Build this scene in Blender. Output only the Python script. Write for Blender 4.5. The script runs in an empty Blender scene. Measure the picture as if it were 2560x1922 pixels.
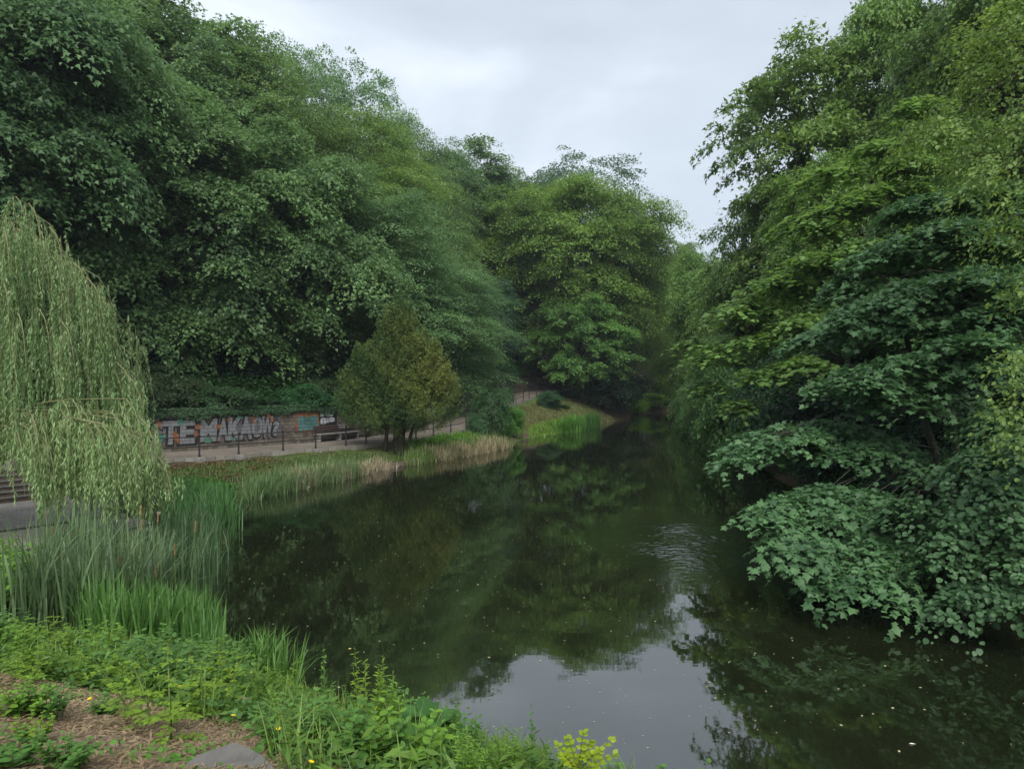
import bpy, bmesh, math, random
import numpy as np
from mathutils import Vector, Matrix, noise
R = math.radians
C = bpy.context.scene.collection
sc = bpy.context.scene

# ------------------------------------------------------------------ camera, sky, sun, exposure
CAMZ = 4.5
FPX = 1775.0            # focal length in photo pixels (photo 2560 wide)
cam = bpy.data.cameras.new('camera'); co = bpy.data.objects.new('camera', cam); C.objects.link(co)
co.location = (0, 0, CAMZ); co.rotation_euler = (R(90), 0, 0)
cam.sensor_width = 36; cam.lens = FPX / 2560 * 36
cam.clip_start = 0.05; cam.clip_end = 3000
sc.camera = co

w = bpy.data.worlds.new('World'); sc.world = w; w.use_nodes = True
nt = w.node_tree; nt.nodes.clear()
N = nt.nodes.new; L = nt.links.new
out = N('ShaderNodeOutputWorld'); bg = N('ShaderNodeBackground'); bg.inputs['Strength'].default_value = 0.1
sky = N('ShaderNodeTexSky'); sky.sky_type = 'NISHITA'; sky.sun_disc = False
sky.sun_elevation = R(47); sky.sun_rotation = R(175)
tc = N('ShaderNodeTexCoord'); mp = N('ShaderNodeMapping'); mp.inputs['Scale'].default_value = (1.0, 1.0, 2.6)
mp.inputs['Location'].default_value = (0.35, 0.1, 0.4)
n1 = N('ShaderNodeTexNoise'); n1.inputs['Scale'].default_value = 1.9; n1.inputs['Detail'].default_value = 6; n1.inputs['Roughness'].default_value = 0.5
n1.inputs['Distortion'].default_value = 0.25
cr = N('ShaderNodeValToRGB')
e = cr.color_ramp.elements
e[0].position = 0.30; e[0].color = (2.08, 2.34, 2.66, 1)
e[1].position = 0.72; e[1].color = (3.8, 4.1, 4.42, 1)
mid = e.new(0.52); mid.color = (2.65, 2.94, 3.28, 1)
mix = N('ShaderNodeMixRGB'); mix.inputs[0].default_value = 0.94
L(tc.outputs['Generated'], mp.inputs[0]); L(mp.outputs[0], n1.inputs['Vector']); L(n1.outputs['Fac'], cr.inputs[0])
L(sky.outputs[0], mix.inputs[1]); L(cr.outputs[0], mix.inputs[2]); L(mix.outputs[0], bg.inputs[0]); L(bg.outputs[0], out.inputs[0])

sl = bpy.data.lights.new('sun', 'SUN'); so = bpy.data.objects.new('sun', sl); C.objects.link(so)
sl.energy = 1.5; sl.angle = R(40); sl.color = (1, .97, .92)
d = Vector((math.sin(R(175)) * math.cos(R(47)), math.cos(R(175)) * math.cos(R(47)), math.sin(R(47))))
so.rotation_euler = d.to_track_quat('Z', 'Y').to_euler()

sc.view_settings.view_transform = 'Standard'; sc.view_settings.look = 'None'
sc.view_settings.exposure = 1.48; sc.view_settings.gamma = 1; sc.view_settings.use_curve_mapping = False
sc.render.engine = 'CYCLES'
cy = sc.cycles
cy.max_bounces = 8; cy.diffuse_bounces = 5; cy.glossy_bounces = 3; cy.transmission_bounces = 6; cy.transparent_max_bounces = 4
cy.use_denoising = True
cy.caustics_reflective = False; cy.caustics_refractive = False

# ------------------------------------------------------------------ small helpers
def tag(o, label=None, cat=None, group=None, kind=None):
    if label: o['label'] = label
    if cat: o['category'] = cat
    if group: o['group'] = group
    if kind: o['kind'] = kind
    return o

def empty(name, loc=(0, 0, 0), rz=0.0):
    o = bpy.data.objects.new(name, None); C.objects.link(o)
    o.location = loc; o.rotation_euler = (0, 0, rz); o.empty_display_size = .3
    return o

def link(name, me, mat=None, parent=None, loc=None, smooth=False):
    o = bpy.data.objects.new(name, me); C.objects.link(o)
    if mat is not None and len(me.materials) == 0: me.materials.append(mat)
    if parent is not None: o.parent = parent
    if loc is not None: o.location = loc
    if smooth: me.polygons.foreach_set('use_smooth', [True] * len(me.polygons))
    return o

def copy_tree(o, parent=None):
    c = o.copy(); C.objects.link(c)
    if parent is not None: c.parent = parent
    for ch in [x for x in o.children]: copy_tree(ch, c)
    return c

def np_mesh(name, V, F, attr=None, mat_idx=None):
    """V (n,3) array; F list of (m,k) index arrays"""
    V = np.asarray(V, dtype=np.float32)
    me = bpy.data.meshes.new(name)
    if not isinstance(F, (list, tuple)): F = [F]
    F = [np.asarray(f, dtype=np.int32) for f in F if len(f)]
    me.vertices.add(len(V)); me.vertices.foreach_set('co', V.ravel())
    nl = sum(f.size for f in F); npoly = sum(len(f) for f in F)
    me.loops.add(nl); me.loops.foreach_set('vertex_index', np.concatenate([f.ravel() for f in F]))
    me.polygons.add(npoly)
    tot = np.concatenate([np.full(len(f), f.shape[1], np.int32) for f in F])
    st = np.concatenate([[0], np.cumsum(tot)[:-1]]).astype(np.int32)
    me.polygons.foreach_set('loop_start', st); me.polygons.foreach_set('loop_total', tot)
    if attr is not None:
        a = me.attributes.new('tint', 'FLOAT', 'POINT'); a.data.foreach_set('value', np.asarray(attr, np.float32))
    me.update(calc_edges=True)
    return me

class MB:
    def __init__(s): s.bm = bmesh.new()
    def box(s, c, d, rz=0, rx=0, ry=0, bev=0):
        m = Matrix.Translation(c) @ Matrix.Rotation(rz, 4, 'Z') @ Matrix.Rotation(ry, 4, 'Y') @ Matrix.Rotation(rx, 4, 'X') @ Matrix.Diagonal((d[0], d[1], d[2], 1))
        r = bmesh.ops.create_cube(s.bm, size=1, matrix=m)
        if bev:
            es = list({e for v in r['verts'] for e in v.link_edges})
            bmesh.ops.bevel(s.bm, geom=es, offset=bev, segments=2, affect='EDGES')
        return s
    def tube(s, pts, rad, n=8, cap=True):
        s_tube(s.bm, pts, rad, n, cap); return s
    def ball(s, c, r, u=10, v=8, sc_=(1, 1, 1)):
        bmesh.ops.create_uvsphere(s.bm, u_segments=u, v_segments=v, radius=r, matrix=Matrix.Translation(c) @ Matrix.Diagonal((*sc_, 1))); return s
    def prism(s, poly, z0, z1):
        b = [s.bm.verts.new((x, y, z0)) for x, y in poly]; t = [s.bm.verts.new((x, y, z1)) for x, y in poly]
        s.bm.faces.new(t); s.bm.faces.new(b[::-1])
        for i in range(len(poly)):
            j = (i + 1) % len(poly); s.bm.faces.new((b[i], b[j], t[j], t[i]))
        return s
    def build(s, name, mat, parent=None, smooth=False, loc=None):
        me = bpy.data.meshes.new(name); s.bm.normal_update(); s.bm.to_mesh(me); s.bm.free()
        return link(name, me, mat, parent, loc, smooth)

def s_tube(bm, pts, rad, n, cap):
    pts = [Vector(p) for p in pts]
    rad = rad if hasattr(rad, '__len__') else [rad] * len(pts)
    rings = []
    for i, p in enumerate(pts):
        t = (pts[min(i + 1, len(pts) - 1)] - pts[max(i - 1, 0)]).normalized()
        a = t.orthogonal().normalized() if i == 0 else (a - a.dot(t) * t).normalized()
        b = t.cross(a)
        rings.append([bm.verts.new(p + (a * math.cos(k * 2 * math.pi / n) + b * math.sin(k * 2 * math.pi / n)) * rad[i]) for k in range(n)])
    for i in range(len(rings) - 1):
        for k in range(n):
            j = (k + 1) % n
            bm.faces.new((rings[i][k], rings[i][j], rings[i + 1][j], rings[i + 1][k]))
    if cap:
        bm.faces.new(rings[-1]); bm.faces.new(rings[0][::-1])

# ------------------------------------------------------------------ materials
def mat_new(name):
    m = bpy.data.materials.new(name); m.use_nodes = True
    nt = m.node_tree; b = nt.nodes['Principled BSDF']
    return m, nt, b

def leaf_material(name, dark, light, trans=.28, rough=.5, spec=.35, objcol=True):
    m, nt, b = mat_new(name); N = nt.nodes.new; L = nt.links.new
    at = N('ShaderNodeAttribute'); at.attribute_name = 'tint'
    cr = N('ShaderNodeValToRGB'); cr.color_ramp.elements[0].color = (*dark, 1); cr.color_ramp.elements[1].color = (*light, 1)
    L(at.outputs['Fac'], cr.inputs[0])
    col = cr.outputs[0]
    if objcol:
        oi = N('ShaderNodeObjectInfo'); mx = N('ShaderNodeMixRGB'); mx.blend_type = 'MULTIPLY'; mx.inputs[0].default_value = 1
        L(col, mx.inputs[1]); L(oi.outputs['Color'], mx.inputs[2]); col = mx.outputs[0]
    L(col, b.inputs['Base Color'])
    b.inputs['Roughness'].default_value = rough; b.inputs['Specular IOR Level'].default_value = spec
    tr = N('ShaderNodeBsdfTranslucent'); ms = N('ShaderNodeMixShader'); ms.inputs[0].default_value = trans
    hs = N('ShaderNodeHueSaturation'); hs.inputs['Hue'].default_value = .485; hs.inputs['Value'].default_value = 1.5; hs.inputs['Saturation'].default_value = 1.1
    L(col, hs.inputs['Color']); L(hs.outputs[0], tr.inputs[0])
    L(b.outputs[0], ms.inputs[1]); L(tr.outputs[0], ms.inputs[2])
    L(ms.outputs[0], nt.nodes['Material Output'].inputs[0])
    return m

def noise_mat(name, cols, scale=3, detail=6, rough=.9, bump=.3, bscale=None, spec=.2, coord='Object', stretch=(1, 1, 1), pos=None, metal=0):
    m, nt, b = mat_new(name); N = nt.nodes.new; L = nt.links.new
    tc = N('ShaderNodeTexCoord'); mp = N('ShaderNodeMapping'); mp.inputs['Scale'].default_value = stretch
    L(tc.outputs[coord], mp.inputs[0])
    n = N('ShaderNodeTexNoise'); n.inputs['Scale'].default_value = scale; n.inputs['Detail'].default_value = detail; n.inputs['Roughness'].default_value = .62
    L(mp.outputs[0], n.inputs['Vector'])
    cr = N('ShaderNodeValToRGB'); el = cr.color_ramp.elements
    k = len(cols); ps = pos or [.3 + .4 * i / (k - 1) for i in range(k)]
    el[0].position = ps[0]; el[0].color = (*cols[0], 1); el[1].position = ps[-1]; el[1].color = (*cols[-1], 1)
    for i in range(1, k - 1):
        x = el.new(ps[i]); x.color = (*cols[i], 1)
    L(n.outputs['Fac'], cr.inputs[0]); L(cr.outputs[0], b.inputs['Base Color'])
    b.inputs['Roughness'].default_value = rough; b.inputs['Specular IOR Level'].default_value = spec; b.inputs['Metallic'].default_value = metal
    if bump:
        n2 = N('ShaderNodeTexNoise'); n2.inputs['Scale'].default_value = bscale or scale * 5; n2.inputs['Detail'].default_value = 5
        L(mp.outputs[0], n2.inputs['Vector'])
        bp = N('ShaderNodeBump'); bp.inputs['Strength'].default_value = bump; bp.inputs['Distance'].default_value = .03
        L(n2.outputs['Fac'], bp.inputs['Height']); L(bp.outputs[0], b.inputs['Normal'])
    return m

M = {}
M['leaf'] = leaf_material('leaf', (.036, .072, .036), (.140, .232, .100), trans=.42)
M['leafglossy'] = leaf_material('broad_leaf', (.036, .080, .040), (.105, .185, .092), trans=.3, rough=.5, spec=.35)
M['needle'] = leaf_material('needle', (.5, .5, .5), (1, 1, 1), trans=.12, rough=.6, spec=.2)
M['willow'] = leaf_material('willow_leaf', (.07, .15, .045), (.29, .41, .17), trans=.3, rough=.5, spec=.4)
M['blade'] = leaf_material('reed_blade', (.045, .085, .032), (.16, .22, .095), trans=.25, rough=.5, spec=.35)
M['straw'] = leaf_material('dry_straw', (.20, .165, .105), (.52, .46, .33), trans=.2, rough=.8, spec=.1)
M['herb'] = leaf_material('herb_leaf', (.032, .084, .020), (.125, .235, .052), trans=.32, rough=.5, spec=.3)
M['bark'] = noise_mat('bark', [(.018, .016, .012), (.05, .045, .034), (.09, .085, .06)], 6, rough=.95, bump=.7, stretch=(2, 2, .4))
M['barkpale'] = noise_mat('pale_bark', [(.035, .033, .024), (.07, .068, .048), (.10, .10, .072)], 6, rough=.9, bump=.5, stretch=(2, 2, .5))
M['twig'] = noise_mat('yellow_twig', [(.13, .14, .06), (.24, .24, .12)], 8, rough=.8, bump=0)
M['iron'] = noise_mat('black_iron', [(.006, .006, .007), (.016, .015, .015), (.03, .022, .016)], 14, rough=.55, bump=.2, spec=.5)
M['concrete'] = noise_mat('concrete', [(.10, .10, .09), (.20, .195, .18), (.27, .26, .24)], 5, rough=.92, bump=.4)
M['slab'] = noise_mat('slab_concrete', [(.08, .075, .07), (.13, .125, .115), (.12, .10, .07)], 4, rough=.92, bump=.3)
M['coping'] = noise_mat('dark_coping', [(.035, .04, .022), (.075, .068, .055), (.11, .10, .08)], 4, rough=.95, bump=.5)  # dark stone tones along the wall top
M['wood'] = noise_mat('dark_wood', [(.03, .02, .02), (.07, .045, .04), (.10, .07, .06)], 6, rough=.85, bump=.4, stretch=(1, 8, 8))
M['timber'] = noise_mat('weathered_timber', [(.08, .06, .045), (.17, .13, .10), (.24, .19, .15)], 6, rough=.9, bump=.6, stretch=(1, 1, 5))
M['white'] = noise_mat('white_paint', [(.55, .56, .55), (.8, .8, .78)], 8, rough=.6, bump=0)
M['yellow'] = noise_mat('yellow_petal', [(.75, .5, .01), (.9, .65, .02)], 30, rough=.6, bump=0)
M['whitepetal'] = noise_mat('white_petal', [(.6, .6, .55), (.8, .8, .76)], 30, rough=.6, bump=0)
M['cattail'] = noise_mat('cattail_head', [(.16, .09, .03), (.34, .21, .09)], 30, rough=.95, bump=.3)
M['path'] = noise_mat('gravel_path', [(.10, .085, .07), (.15, .128, .105), (.21, .182, .155)], .7, detail=10, rough=.95, bump=.35, bscale=40, pos=[.25, .5, .75])

# ground: colour regions from the terrain's own mask attribute (bare earth / grass / leaf litter)
def ground_material():
    m, nt, b = mat_new('earth'); N = nt.nodes.new; L = nt.links.new
    tc = N('ShaderNodeTexCoord')
    def nz(s, d=6, r=.65):
        n = N('ShaderNodeTexNoise'); n.inputs['Scale'].default_value = s; n.inputs['Detail'].default_value = d; n.inputs['Roughness'].default_value = r
        L(tc.outputs['Object'], n.inputs['Vector']); return n.outputs['Fac']
    def ramp(f, cs):
        c = N('ShaderNodeValToRGB'); el = c.color_ramp.elements
        el[0].position, el[0].color = cs[0][0], (*cs[0][1], 1); el[1].position, el[1].color = cs[-1][0], (*cs[-1][1], 1)
        for p, q in cs[1:-1]:
            x = el.new(p); x.color = (*q, 1)
        L(f, c.inputs[0]); return c.outputs[0]
    straw = ramp(nz(9, 10, .8), [(.30, (.10, .06, .035)), (.46, (.18, .125, .085)), (.56, (.25, .19, .13)), (.72, (.34, .27, .19))])
    litter = ramp(nz(2.2, 8, .8), [(.35, (.022, .02, .012)), (.5, (.05, .04, .024)), (.66, (.11, .08, .045))])
    grass = ramp(nz(1.1, 8, .7), [(.34, (.035, .06, .014)), (.5, (.07, .115, .026)), (.66, (.14, .15, .05))])
    at = N('ShaderNodeAttribute'); at.attribute_name = 'tint'
    sm = N('ShaderNodeSeparateXYZ')
    f1 = N('ShaderNodeMapRange'); f1.inputs['From Min'].default_value = .25; f1.inputs['From Max'].default_value = .55
    ad = N('ShaderNodeMath'); ad.operation = 'ADD'
    m1 = N('ShaderNodeMath'); m1.operation = 'MULTIPLY_ADD'; m1.inputs[1].default_value = .5; m1.inputs[2].default_value = -.25
    L(nz(1.3, 8), m1.inputs[0]); L(at.outputs['Fac'], ad.inputs[0]); L(m1.outputs[0], ad.inputs[1])
    L(ad.outputs[0], f1.inputs['Value'])
    f2 = N('ShaderNodeMapRange'); f2.inputs['From Min'].default_value = .62; f2.inputs['From Max'].default_value = .82
    L(ad.outputs[0], f2.inputs['Value'])
    x1 = N('ShaderNodeMixRGB'); x2 = N('ShaderNodeMixRGB')
    L(f1.outputs[0], x1.inputs[0]); L(litter, x1.inputs[1]); L(grass, x1.inputs[2])
    L(f2.outputs[0], x2.inputs[0]); L(x1.outputs[0], x2.inputs[1]); L(straw, x2.inputs[2])
    L(x2.outputs[0], b.inputs['Base Color']); b.inputs['Roughness'].default_value = 1; b.inputs['Specular IOR Level'].default_value = .1
    bp = N('ShaderNodeBump'); bp.inputs['Strength'].default_value = .8; bp.inputs['Distance'].default_value = .03
    L(nz(22, 8, .7), bp.inputs['Height']); L(bp.outputs[0], b.inputs['Normal'])
    return m
M['earth'] = ground_material()

def water_material():
    m, nt, b = mat_new('pond_water'); N = nt.nodes.new; L = nt.links.new
    tc = N('ShaderNodeTexCoord')
    n0 = N('ShaderNodeTexNoise'); n0.inputs['Scale'].default_value = .35; n0.inputs['Detail'].default_value = 8
    L(tc.outputs['Object'], n0.inputs['Vector'])
    c = N('ShaderNodeValToRGB'); c.color_ramp.elements[0].position = .35; c.color_ramp.elements[1].position = .7
    c.color_ramp.elements[0].color = (.008, .011, .0045, 1); c.color_ramp.elements[1].color = (.013, .0165, .007, 1)
    L(n0.outputs['Fac'], c.inputs[0]); L(c.outputs[0], b.inputs['Base Color'])
    b.inputs['Roughness'].default_value = .025; b.inputs['IOR'].default_value = 2.35; b.inputs['Specular IOR Level'].default_value = .5
    # faint swell everywhere, finer wind ripples in a patch off the right bank
    mp = N('ShaderNodeMapping'); mp.inputs['Scale'].default_value = (.7, 1.0, 1); L(tc.outputs['Object'], mp.inputs[0])
    a = N('ShaderNodeTexNoise'); a.inputs['Scale'].default_value = 1.2; a.inputs['Detail'].default_value = 3; L(mp.outputs[0], a.inputs['Vector'])
    r = N('ShaderNodeTexNoise'); r.inputs['Scale'].default_value = 5.5; r.inputs['Detail'].default_value = 2; L(mp.outputs[0], r.inputs['Vector'])
    d = N('ShaderNodeVectorMath'); d.operation = 'DISTANCE'; d.inputs[1].default_value = (8.7, 20.5, 0)
    mpp = N('ShaderNodeMapping'); mpp.inputs['Scale'].default_value = (1.7, 1, 1); L(tc.outputs['Object'], mpp.inputs[0])
    L(mpp.outputs[0], d.inputs[0])
    mr = N('ShaderNodeMapRange'); mr.inputs['From Min'].default_value = 5.2; mr.inputs['From Max'].default_value = 1.5
    mr.inputs['To Min'].default_value = .02; mr.inputs['To Max'].default_value = 2.2
    L(d.outputs['Value'], mr.inputs['Value'])
    big = N('ShaderNodeTexNoise'); big.inputs['Scale'].default_value = .45; L(tc.outputs['Object'], big.inputs['Vector'])
    mb = N('ShaderNodeMapRange'); mb.inputs['From Min'].default_value = .42; mb.inputs['From Max'].default_value = .62; mb.inputs['To Min'].default_value = .4
    L(big.outputs['Fac'], mb.inputs['Value'])
    mm = N('ShaderNodeMath'); mm.operation = 'MULTIPLY'; L(mr.outputs[0], mm.inputs[0]); L(mb.outputs[0], mm.inputs[1])
    mul = N('ShaderNodeMath'); mul.operation = 'MULTIPLY'; L(r.outputs['Fac'], mul.inputs[0]); L(mm.outputs[0], mul.inputs[1])
    m2 = N('ShaderNodeMath'); m2.operation = 'MULTIPLY_ADD'; m2.inputs[1].default_value = .11
    L(a.outputs['Fac'], m2.inputs[0]); L(mul.outputs[0], m2.inputs[2])
    bp = N('ShaderNodeBump'); bp.inputs['Strength'].default_value = .55; bp.inputs['Distance'].default_value = .035
    L(m2.outputs[0], bp.inputs['Height']); L(bp.outputs[0], b.inputs['Normal'])
    return m
M['water'] = water_material()

def stone_material(name, paint=None, scale=1.0, wear=.0, cols=None, brick=(.42, .2), moss=True):
    """coursed rubble stone on the wall's own (metres) UV; paint = colour sprayed over the same stones"""
    m, nt, b = mat_new(name); N = nt.nodes.new; L = nt.links.new
    uv = N('ShaderNodeUVMap')
    ns = N('ShaderNodeTexNoise'); ns.inputs['Scale'].default_value = 2.2; ns.inputs['Detail'].default_value = 3
    L(uv.outputs[0], ns.inputs['Vector'])
    ad = N('ShaderNodeVectorMath'); ad.operation = 'MULTIPLY_ADD'; ad.inputs[1].default_value = (.09, .07, 0)
    L(ns.outputs['Color'], ad.inputs[0]); L(uv.outputs[0], ad.inputs[2])
    bt = N('ShaderNodeTexBrick'); bt.inputs['Scale'].default_value = scale; bt.inputs['Mortar Size'].default_value = .012
    bt.inputs['Mortar Smooth'].default_value = .5; bt.inputs['Brick Width'].default_value = brick[0]; bt.inputs['Row Height'].default_value = brick[1]
    bt.inputs['Bias'].default_value = 0; bt.offset = .43; bt.squash = .7; bt.squash_frequency = 3
    cols = cols or [(.075, .06, .05), (.15, .13, .105), (.06, .054, .048)]
    bt.inputs['Color1'].default_value = (*cols[0], 1); bt.inputs['Color2'].default_value = (*cols[1], 1); bt.inputs['Mortar'].default_value = (*cols[2], 1)
    L(ad.outputs[0], bt.inputs['Vector'])
    n = N('ShaderNodeTexNoise'); n.inputs['Scale'].default_value = 5; n.inputs['Detail'].default_value = 8; n.inputs['Roughness'].default_value = .7
    L(uv.outputs[0], n.inputs['Vector'])
    sc_ = N('ShaderNodeMapRange'); sc_.inputs['To Min'].default_value = .45; sc_.inputs['To Max'].default_value = 1.5
    L(n.outputs['Fac'], sc_.inputs['Value'])
    mu = N('ShaderNodeMixRGB'); mu.blend_type = 'MULTIPLY'; mu.inputs[0].default_value = 1
    L(bt.outputs['Color'], mu.inputs[1]); L(sc_.outputs[0], mu.inputs[2])
    col = mu.outputs[0]
    if paint:
        f = N('ShaderNodeMapRange'); f.inputs['From Min'].default_value = .28; f.inputs['From Max'].default_value = .44
        f.inputs['To Min'].default_value = .35; f.inputs['To Max'].default_value = .95 - wear
        L(n.outputs['Fac'], f.inputs['Value'])
        inv = N('ShaderNodeMath'); inv.operation = 'MULTIPLY_ADD'; inv.inputs[1].default_value = -.75; inv.inputs[2].default_value = 1
        L(bt.outputs['Fac'], inv.inputs[0])
        ff = N('ShaderNodeMath'); ff.operation = 'MULTIPLY'; L(f.outputs[0], ff.inputs[0]); L(inv.outputs[0], ff.inputs[1])
        mx = N('ShaderNodeMixRGB'); mx.inputs[2].default_value = (*paint, 1)
        L(ff.outputs[0], mx.inputs[0]); L(col, mx.inputs[1]); col = mx.outputs[0]
    elif moss:
        n2 = N('ShaderNodeTexNoise'); n2.inputs['Scale'].default_value = .9; n2.inputs['Detail'].default_value = 8; L(uv.outputs[0], n2.inputs['Vector'])
        g = N('ShaderNodeMapRange'); g.inputs['From Min'].default_value = .52; g.inputs['From Max'].default_value = .7; g.inputs['To Max'].default_value = .5
        L(n2.outputs['Fac'], g.inputs['Value'])
        mx = N('ShaderNodeMixRGB'); mx.inputs[2].default_value = (.06, .075, .035, 1); L(g.outputs[0], mx.inputs[0]); L(col, mx.inputs[1]); col = mx.outputs[0]
    L(col, b.inputs['Base Color']); b.inputs['Roughness'].default_value = .92; b.inputs['Specular IOR Level'].default_value = .2
    hm = N('ShaderNodeMath'); hm.operation = 'MULTIPLY_ADD'; hm.inputs[1].default_value = -1.2
    L(bt.outputs['Fac'], hm.inputs[0]); L(n.outputs['Fac'], hm.inputs[2])
    bp = N('ShaderNodeBump'); bp.inputs['Strength'].default_value = .8; bp.inputs['Distance'].default_value = .03
    L(hm.outputs[0], bp.inputs['Height']); L(bp.outputs[0], b.inputs['Normal'])
    return m
M['stone'] = stone_material('wall_stone')
M['kerbstone'] = stone_material('kerb_stone', cols=[(.16, .145, .12), (.25, .235, .2), (.08, .08, .07)], brick=(.5, .3), moss=False)
M['g_silver'] = stone_material('paint_silver', (.19, .205, .22), wear=.28)
M['g_black'] = stone_material('paint_black', (.012, .012, .016))
M['g_orange'] = stone_material('paint_orange', (.24, .085, .03), wear=.2)
M['g_teal'] = stone_material('paint_teal', (.06, .19, .19), wear=.2)
M['g_green'] = stone_material('paint_green', (.05, .17, .12), wear=.15)
M['g_blue'] = stone_material('paint_blue', (.09, .10, .125), wear=.35)
M['g_white'] = stone_material('paint_white', (.45, .47, .49), wear=.05)

def plaza_material():
    m, nt, b = mat_new('cobbles'); N = nt.nodes.new; L = nt.links.new
    tc = N('ShaderNodeTexCoord'); v = N('ShaderNodeTexVoronoi'); v.inputs['Scale'].default_value = 7; v.feature = 'F1'
    v2 = N('ShaderNodeTexVoronoi'); v2.inputs['Scale'].default_value = 7; v2.feature = 'DISTANCE_TO_EDGE'
    n = N('ShaderNodeTexNoise'); n.inputs['Scale'].default_value = 1.2; n.inputs['Detail'].default_value = 8
    for x in (v, v2, n): L(tc.outputs['Object'], x.inputs['Vector'])
    c = N('ShaderNodeValToRGB'); c.color_ramp.elements[0].position = .0; c.color_ramp.elements[1].position = .12
    c.color_ramp.elements[0].color = (.11, .10, .075, 1); c.color_ramp.elements[1].color = (.29, .26, .235, 1)
    L(v2.outputs['Distance'], c.inputs[0])
    mr = N('ShaderNodeMapRange'); mr.inputs['To Min'].default_value = .55; mr.inputs['To Max'].default_value = 1.3; L(n.outputs['Fac'], mr.inputs['Value'])
    mx = N('ShaderNodeMixRGB'); mx.blend_type = 'MULTIPLY'; mx.inputs[0].default_value = 1; L(c.outputs[0], mx.inputs[1]); L(mr.outputs[0], mx.inputs[2])
    L(mx.outputs[0], b.inputs['Base Color']); b.inputs['Roughness'].default_value = .9
    bp = N('ShaderNodeBump'); bp.inputs['Strength'].default_value = .7; bp.inputs['Distance'].default_value = .03; L(v2.outputs['Distance'], bp.inputs['Height']); L(bp.outputs[0], b.inputs['Normal'])
    return m
M['cobble'] = plaza_material()

# ------------------------------------------------------------------ the lie of the land
SHORE = [(8, -30), (7.4, 1), (5.2, 4.4), (3.2, 6.0), (1.2, 7.1), (-.8, 8.2), (-2.5, 9.7), (-3.3, 10.7), (-4.6, 12.2), (-6, 13.8), (-6.9, 16.5), (-7.8, 19.2), (-8.8, 22.5),
         (-10.2, 25.6), (-11.0, 28.2), (-9.8, 29.2), (-9.0, 31.9), (-7.8, 35.0), (-6.6, 38.4), (-4.4, 42.4), (-2.6, 46.0), (-1.0, 49.6), (-.2, 53), (1.2, 59), (2.6, 62.2),
         (6.0, 70.5), (9.8, 81.5), (13.2, 89), (15.5, 93.5), (16.6, 100), (17.6, 106), (22, 112), (29, 116), (34, 108), (28, 88), (21, 66), (16.5, 50), (13, 36),
         (11.4, 25), (10.8, 18), (11.2, 12), (12.6, 6), (14, -4), (15, -30)]
SH = np.array(SHORE, float)
def poly_inside(px, py, P):
    ins = np.zeros(px.shape, bool); n = len(P)
    for i in range(n):
        x1, y1 = P[i]; x2, y2 = P[(i + 1) % n]
        c = ((y1 > py) != (y2 > py)) & (px < (x2 - x1) * (py - y1) / ((y2 - y1) or 1e-9) + x1)
        ins ^= c
    return ins
def poly_dist(px, py, P, closed=True):
    d = np.full(px.shape, 1e9); t_ = np.zeros(px.shape)
    n = len(P); acc = 0
    for i in range(n if closed else n - 1):
        a = P[i]; b = P[(i + 1) % n]; ab = b - a; l2 = (ab ** 2).sum(); l = math.sqrt(l2)
        t = np.clip(((px - a[0]) * ab[0] + (py - a[1]) * ab[1]) / l2, 0, 1)
        dd = np.hypot(px - a[0] - t * ab[0], py - a[1] - t * ab[1])
        m = dd < d; d = np.where(m, dd, d); t_ = np.where(m, acc + t * l, t_); acc += l
    return d, t_

# the railing line on the water side of the path: x, y, z of the path there
RAIL = [(-21.6, 28.4, 1.25), (-19.7, 30.5, 1.05), (-17.3, 33.0, .95), (-15.5, 34.8, .9), (-13.9, 36.5, .9), (-12.5, 38.1, .9), (-11.1, 39.6, .9), (-9.8, 41.0, .9), (-8.6, 42.5, .9),
        (-7.4, 44.5, .9), (-6.4, 46.6, .9), (-5.4, 49.3, .92), (-4.5, 52, .96), (-3.6, 54.7, 1.05), (-2.9, 57.5, 1.2), (-2.3, 60.5, 1.4), (-1.9, 63.5, 1.6), (-1.5, 67, 1.82),
        (-.9, 71, 2.08), (.1, 75, 2.35), (1.2, 78.6, 2.6), (1.9, 81.6, 2.85), (2.8, 85, 3.1), (4.1, 88.3, 3.4), (6.2, 91.3, 3.75), (8.8, 93.4, 4.1), (12, 95.2, 4.5)]
RL = np.array(RAIL, float)
def resample(P, step):
    seg = np.hypot(*(np.diff(P[:, :2], axis=0).T)); cum = np.concatenate([[0], np.cumsum(seg)])
    s = np.arange(0, cum[-1], step); return np.stack([np.interp(s, cum, P[:, k]) for k in range(3)], 1), cum[-1]
RF, RLEN = resample(RL, .5)
def left_normals(P):
    t = np.gradient(P[:, :2], axis=0); t /= np.linalg.norm(t, axis=1, keepdims=True)
    return np.stack([-t[:, 1], t[:, 0]], 1)
# smooth the line a little
for _ in range(6):
    RF[1:-1] = (RF[:-2] + 2 * RF[1:-1] + RF[2:]) / 4
NL = left_normals(RF)
PW = 4.1
WL = RF.copy(); WL[:, :2] += NL * PW          # foot of the retaining wall
for _ in range(4): WL[1:-1] = (WL[:-2] + 2 * WL[1:-1] + WL[2:]) / 4
wall_top = np.interp(np.arange(len(WL)) * .5, [0, 10, 22, 24, 34, 44, 70, 100], [1.9, 1.9, 1.95, 2.1, 2.1, 1.8, 1.6, 1.5])

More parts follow.
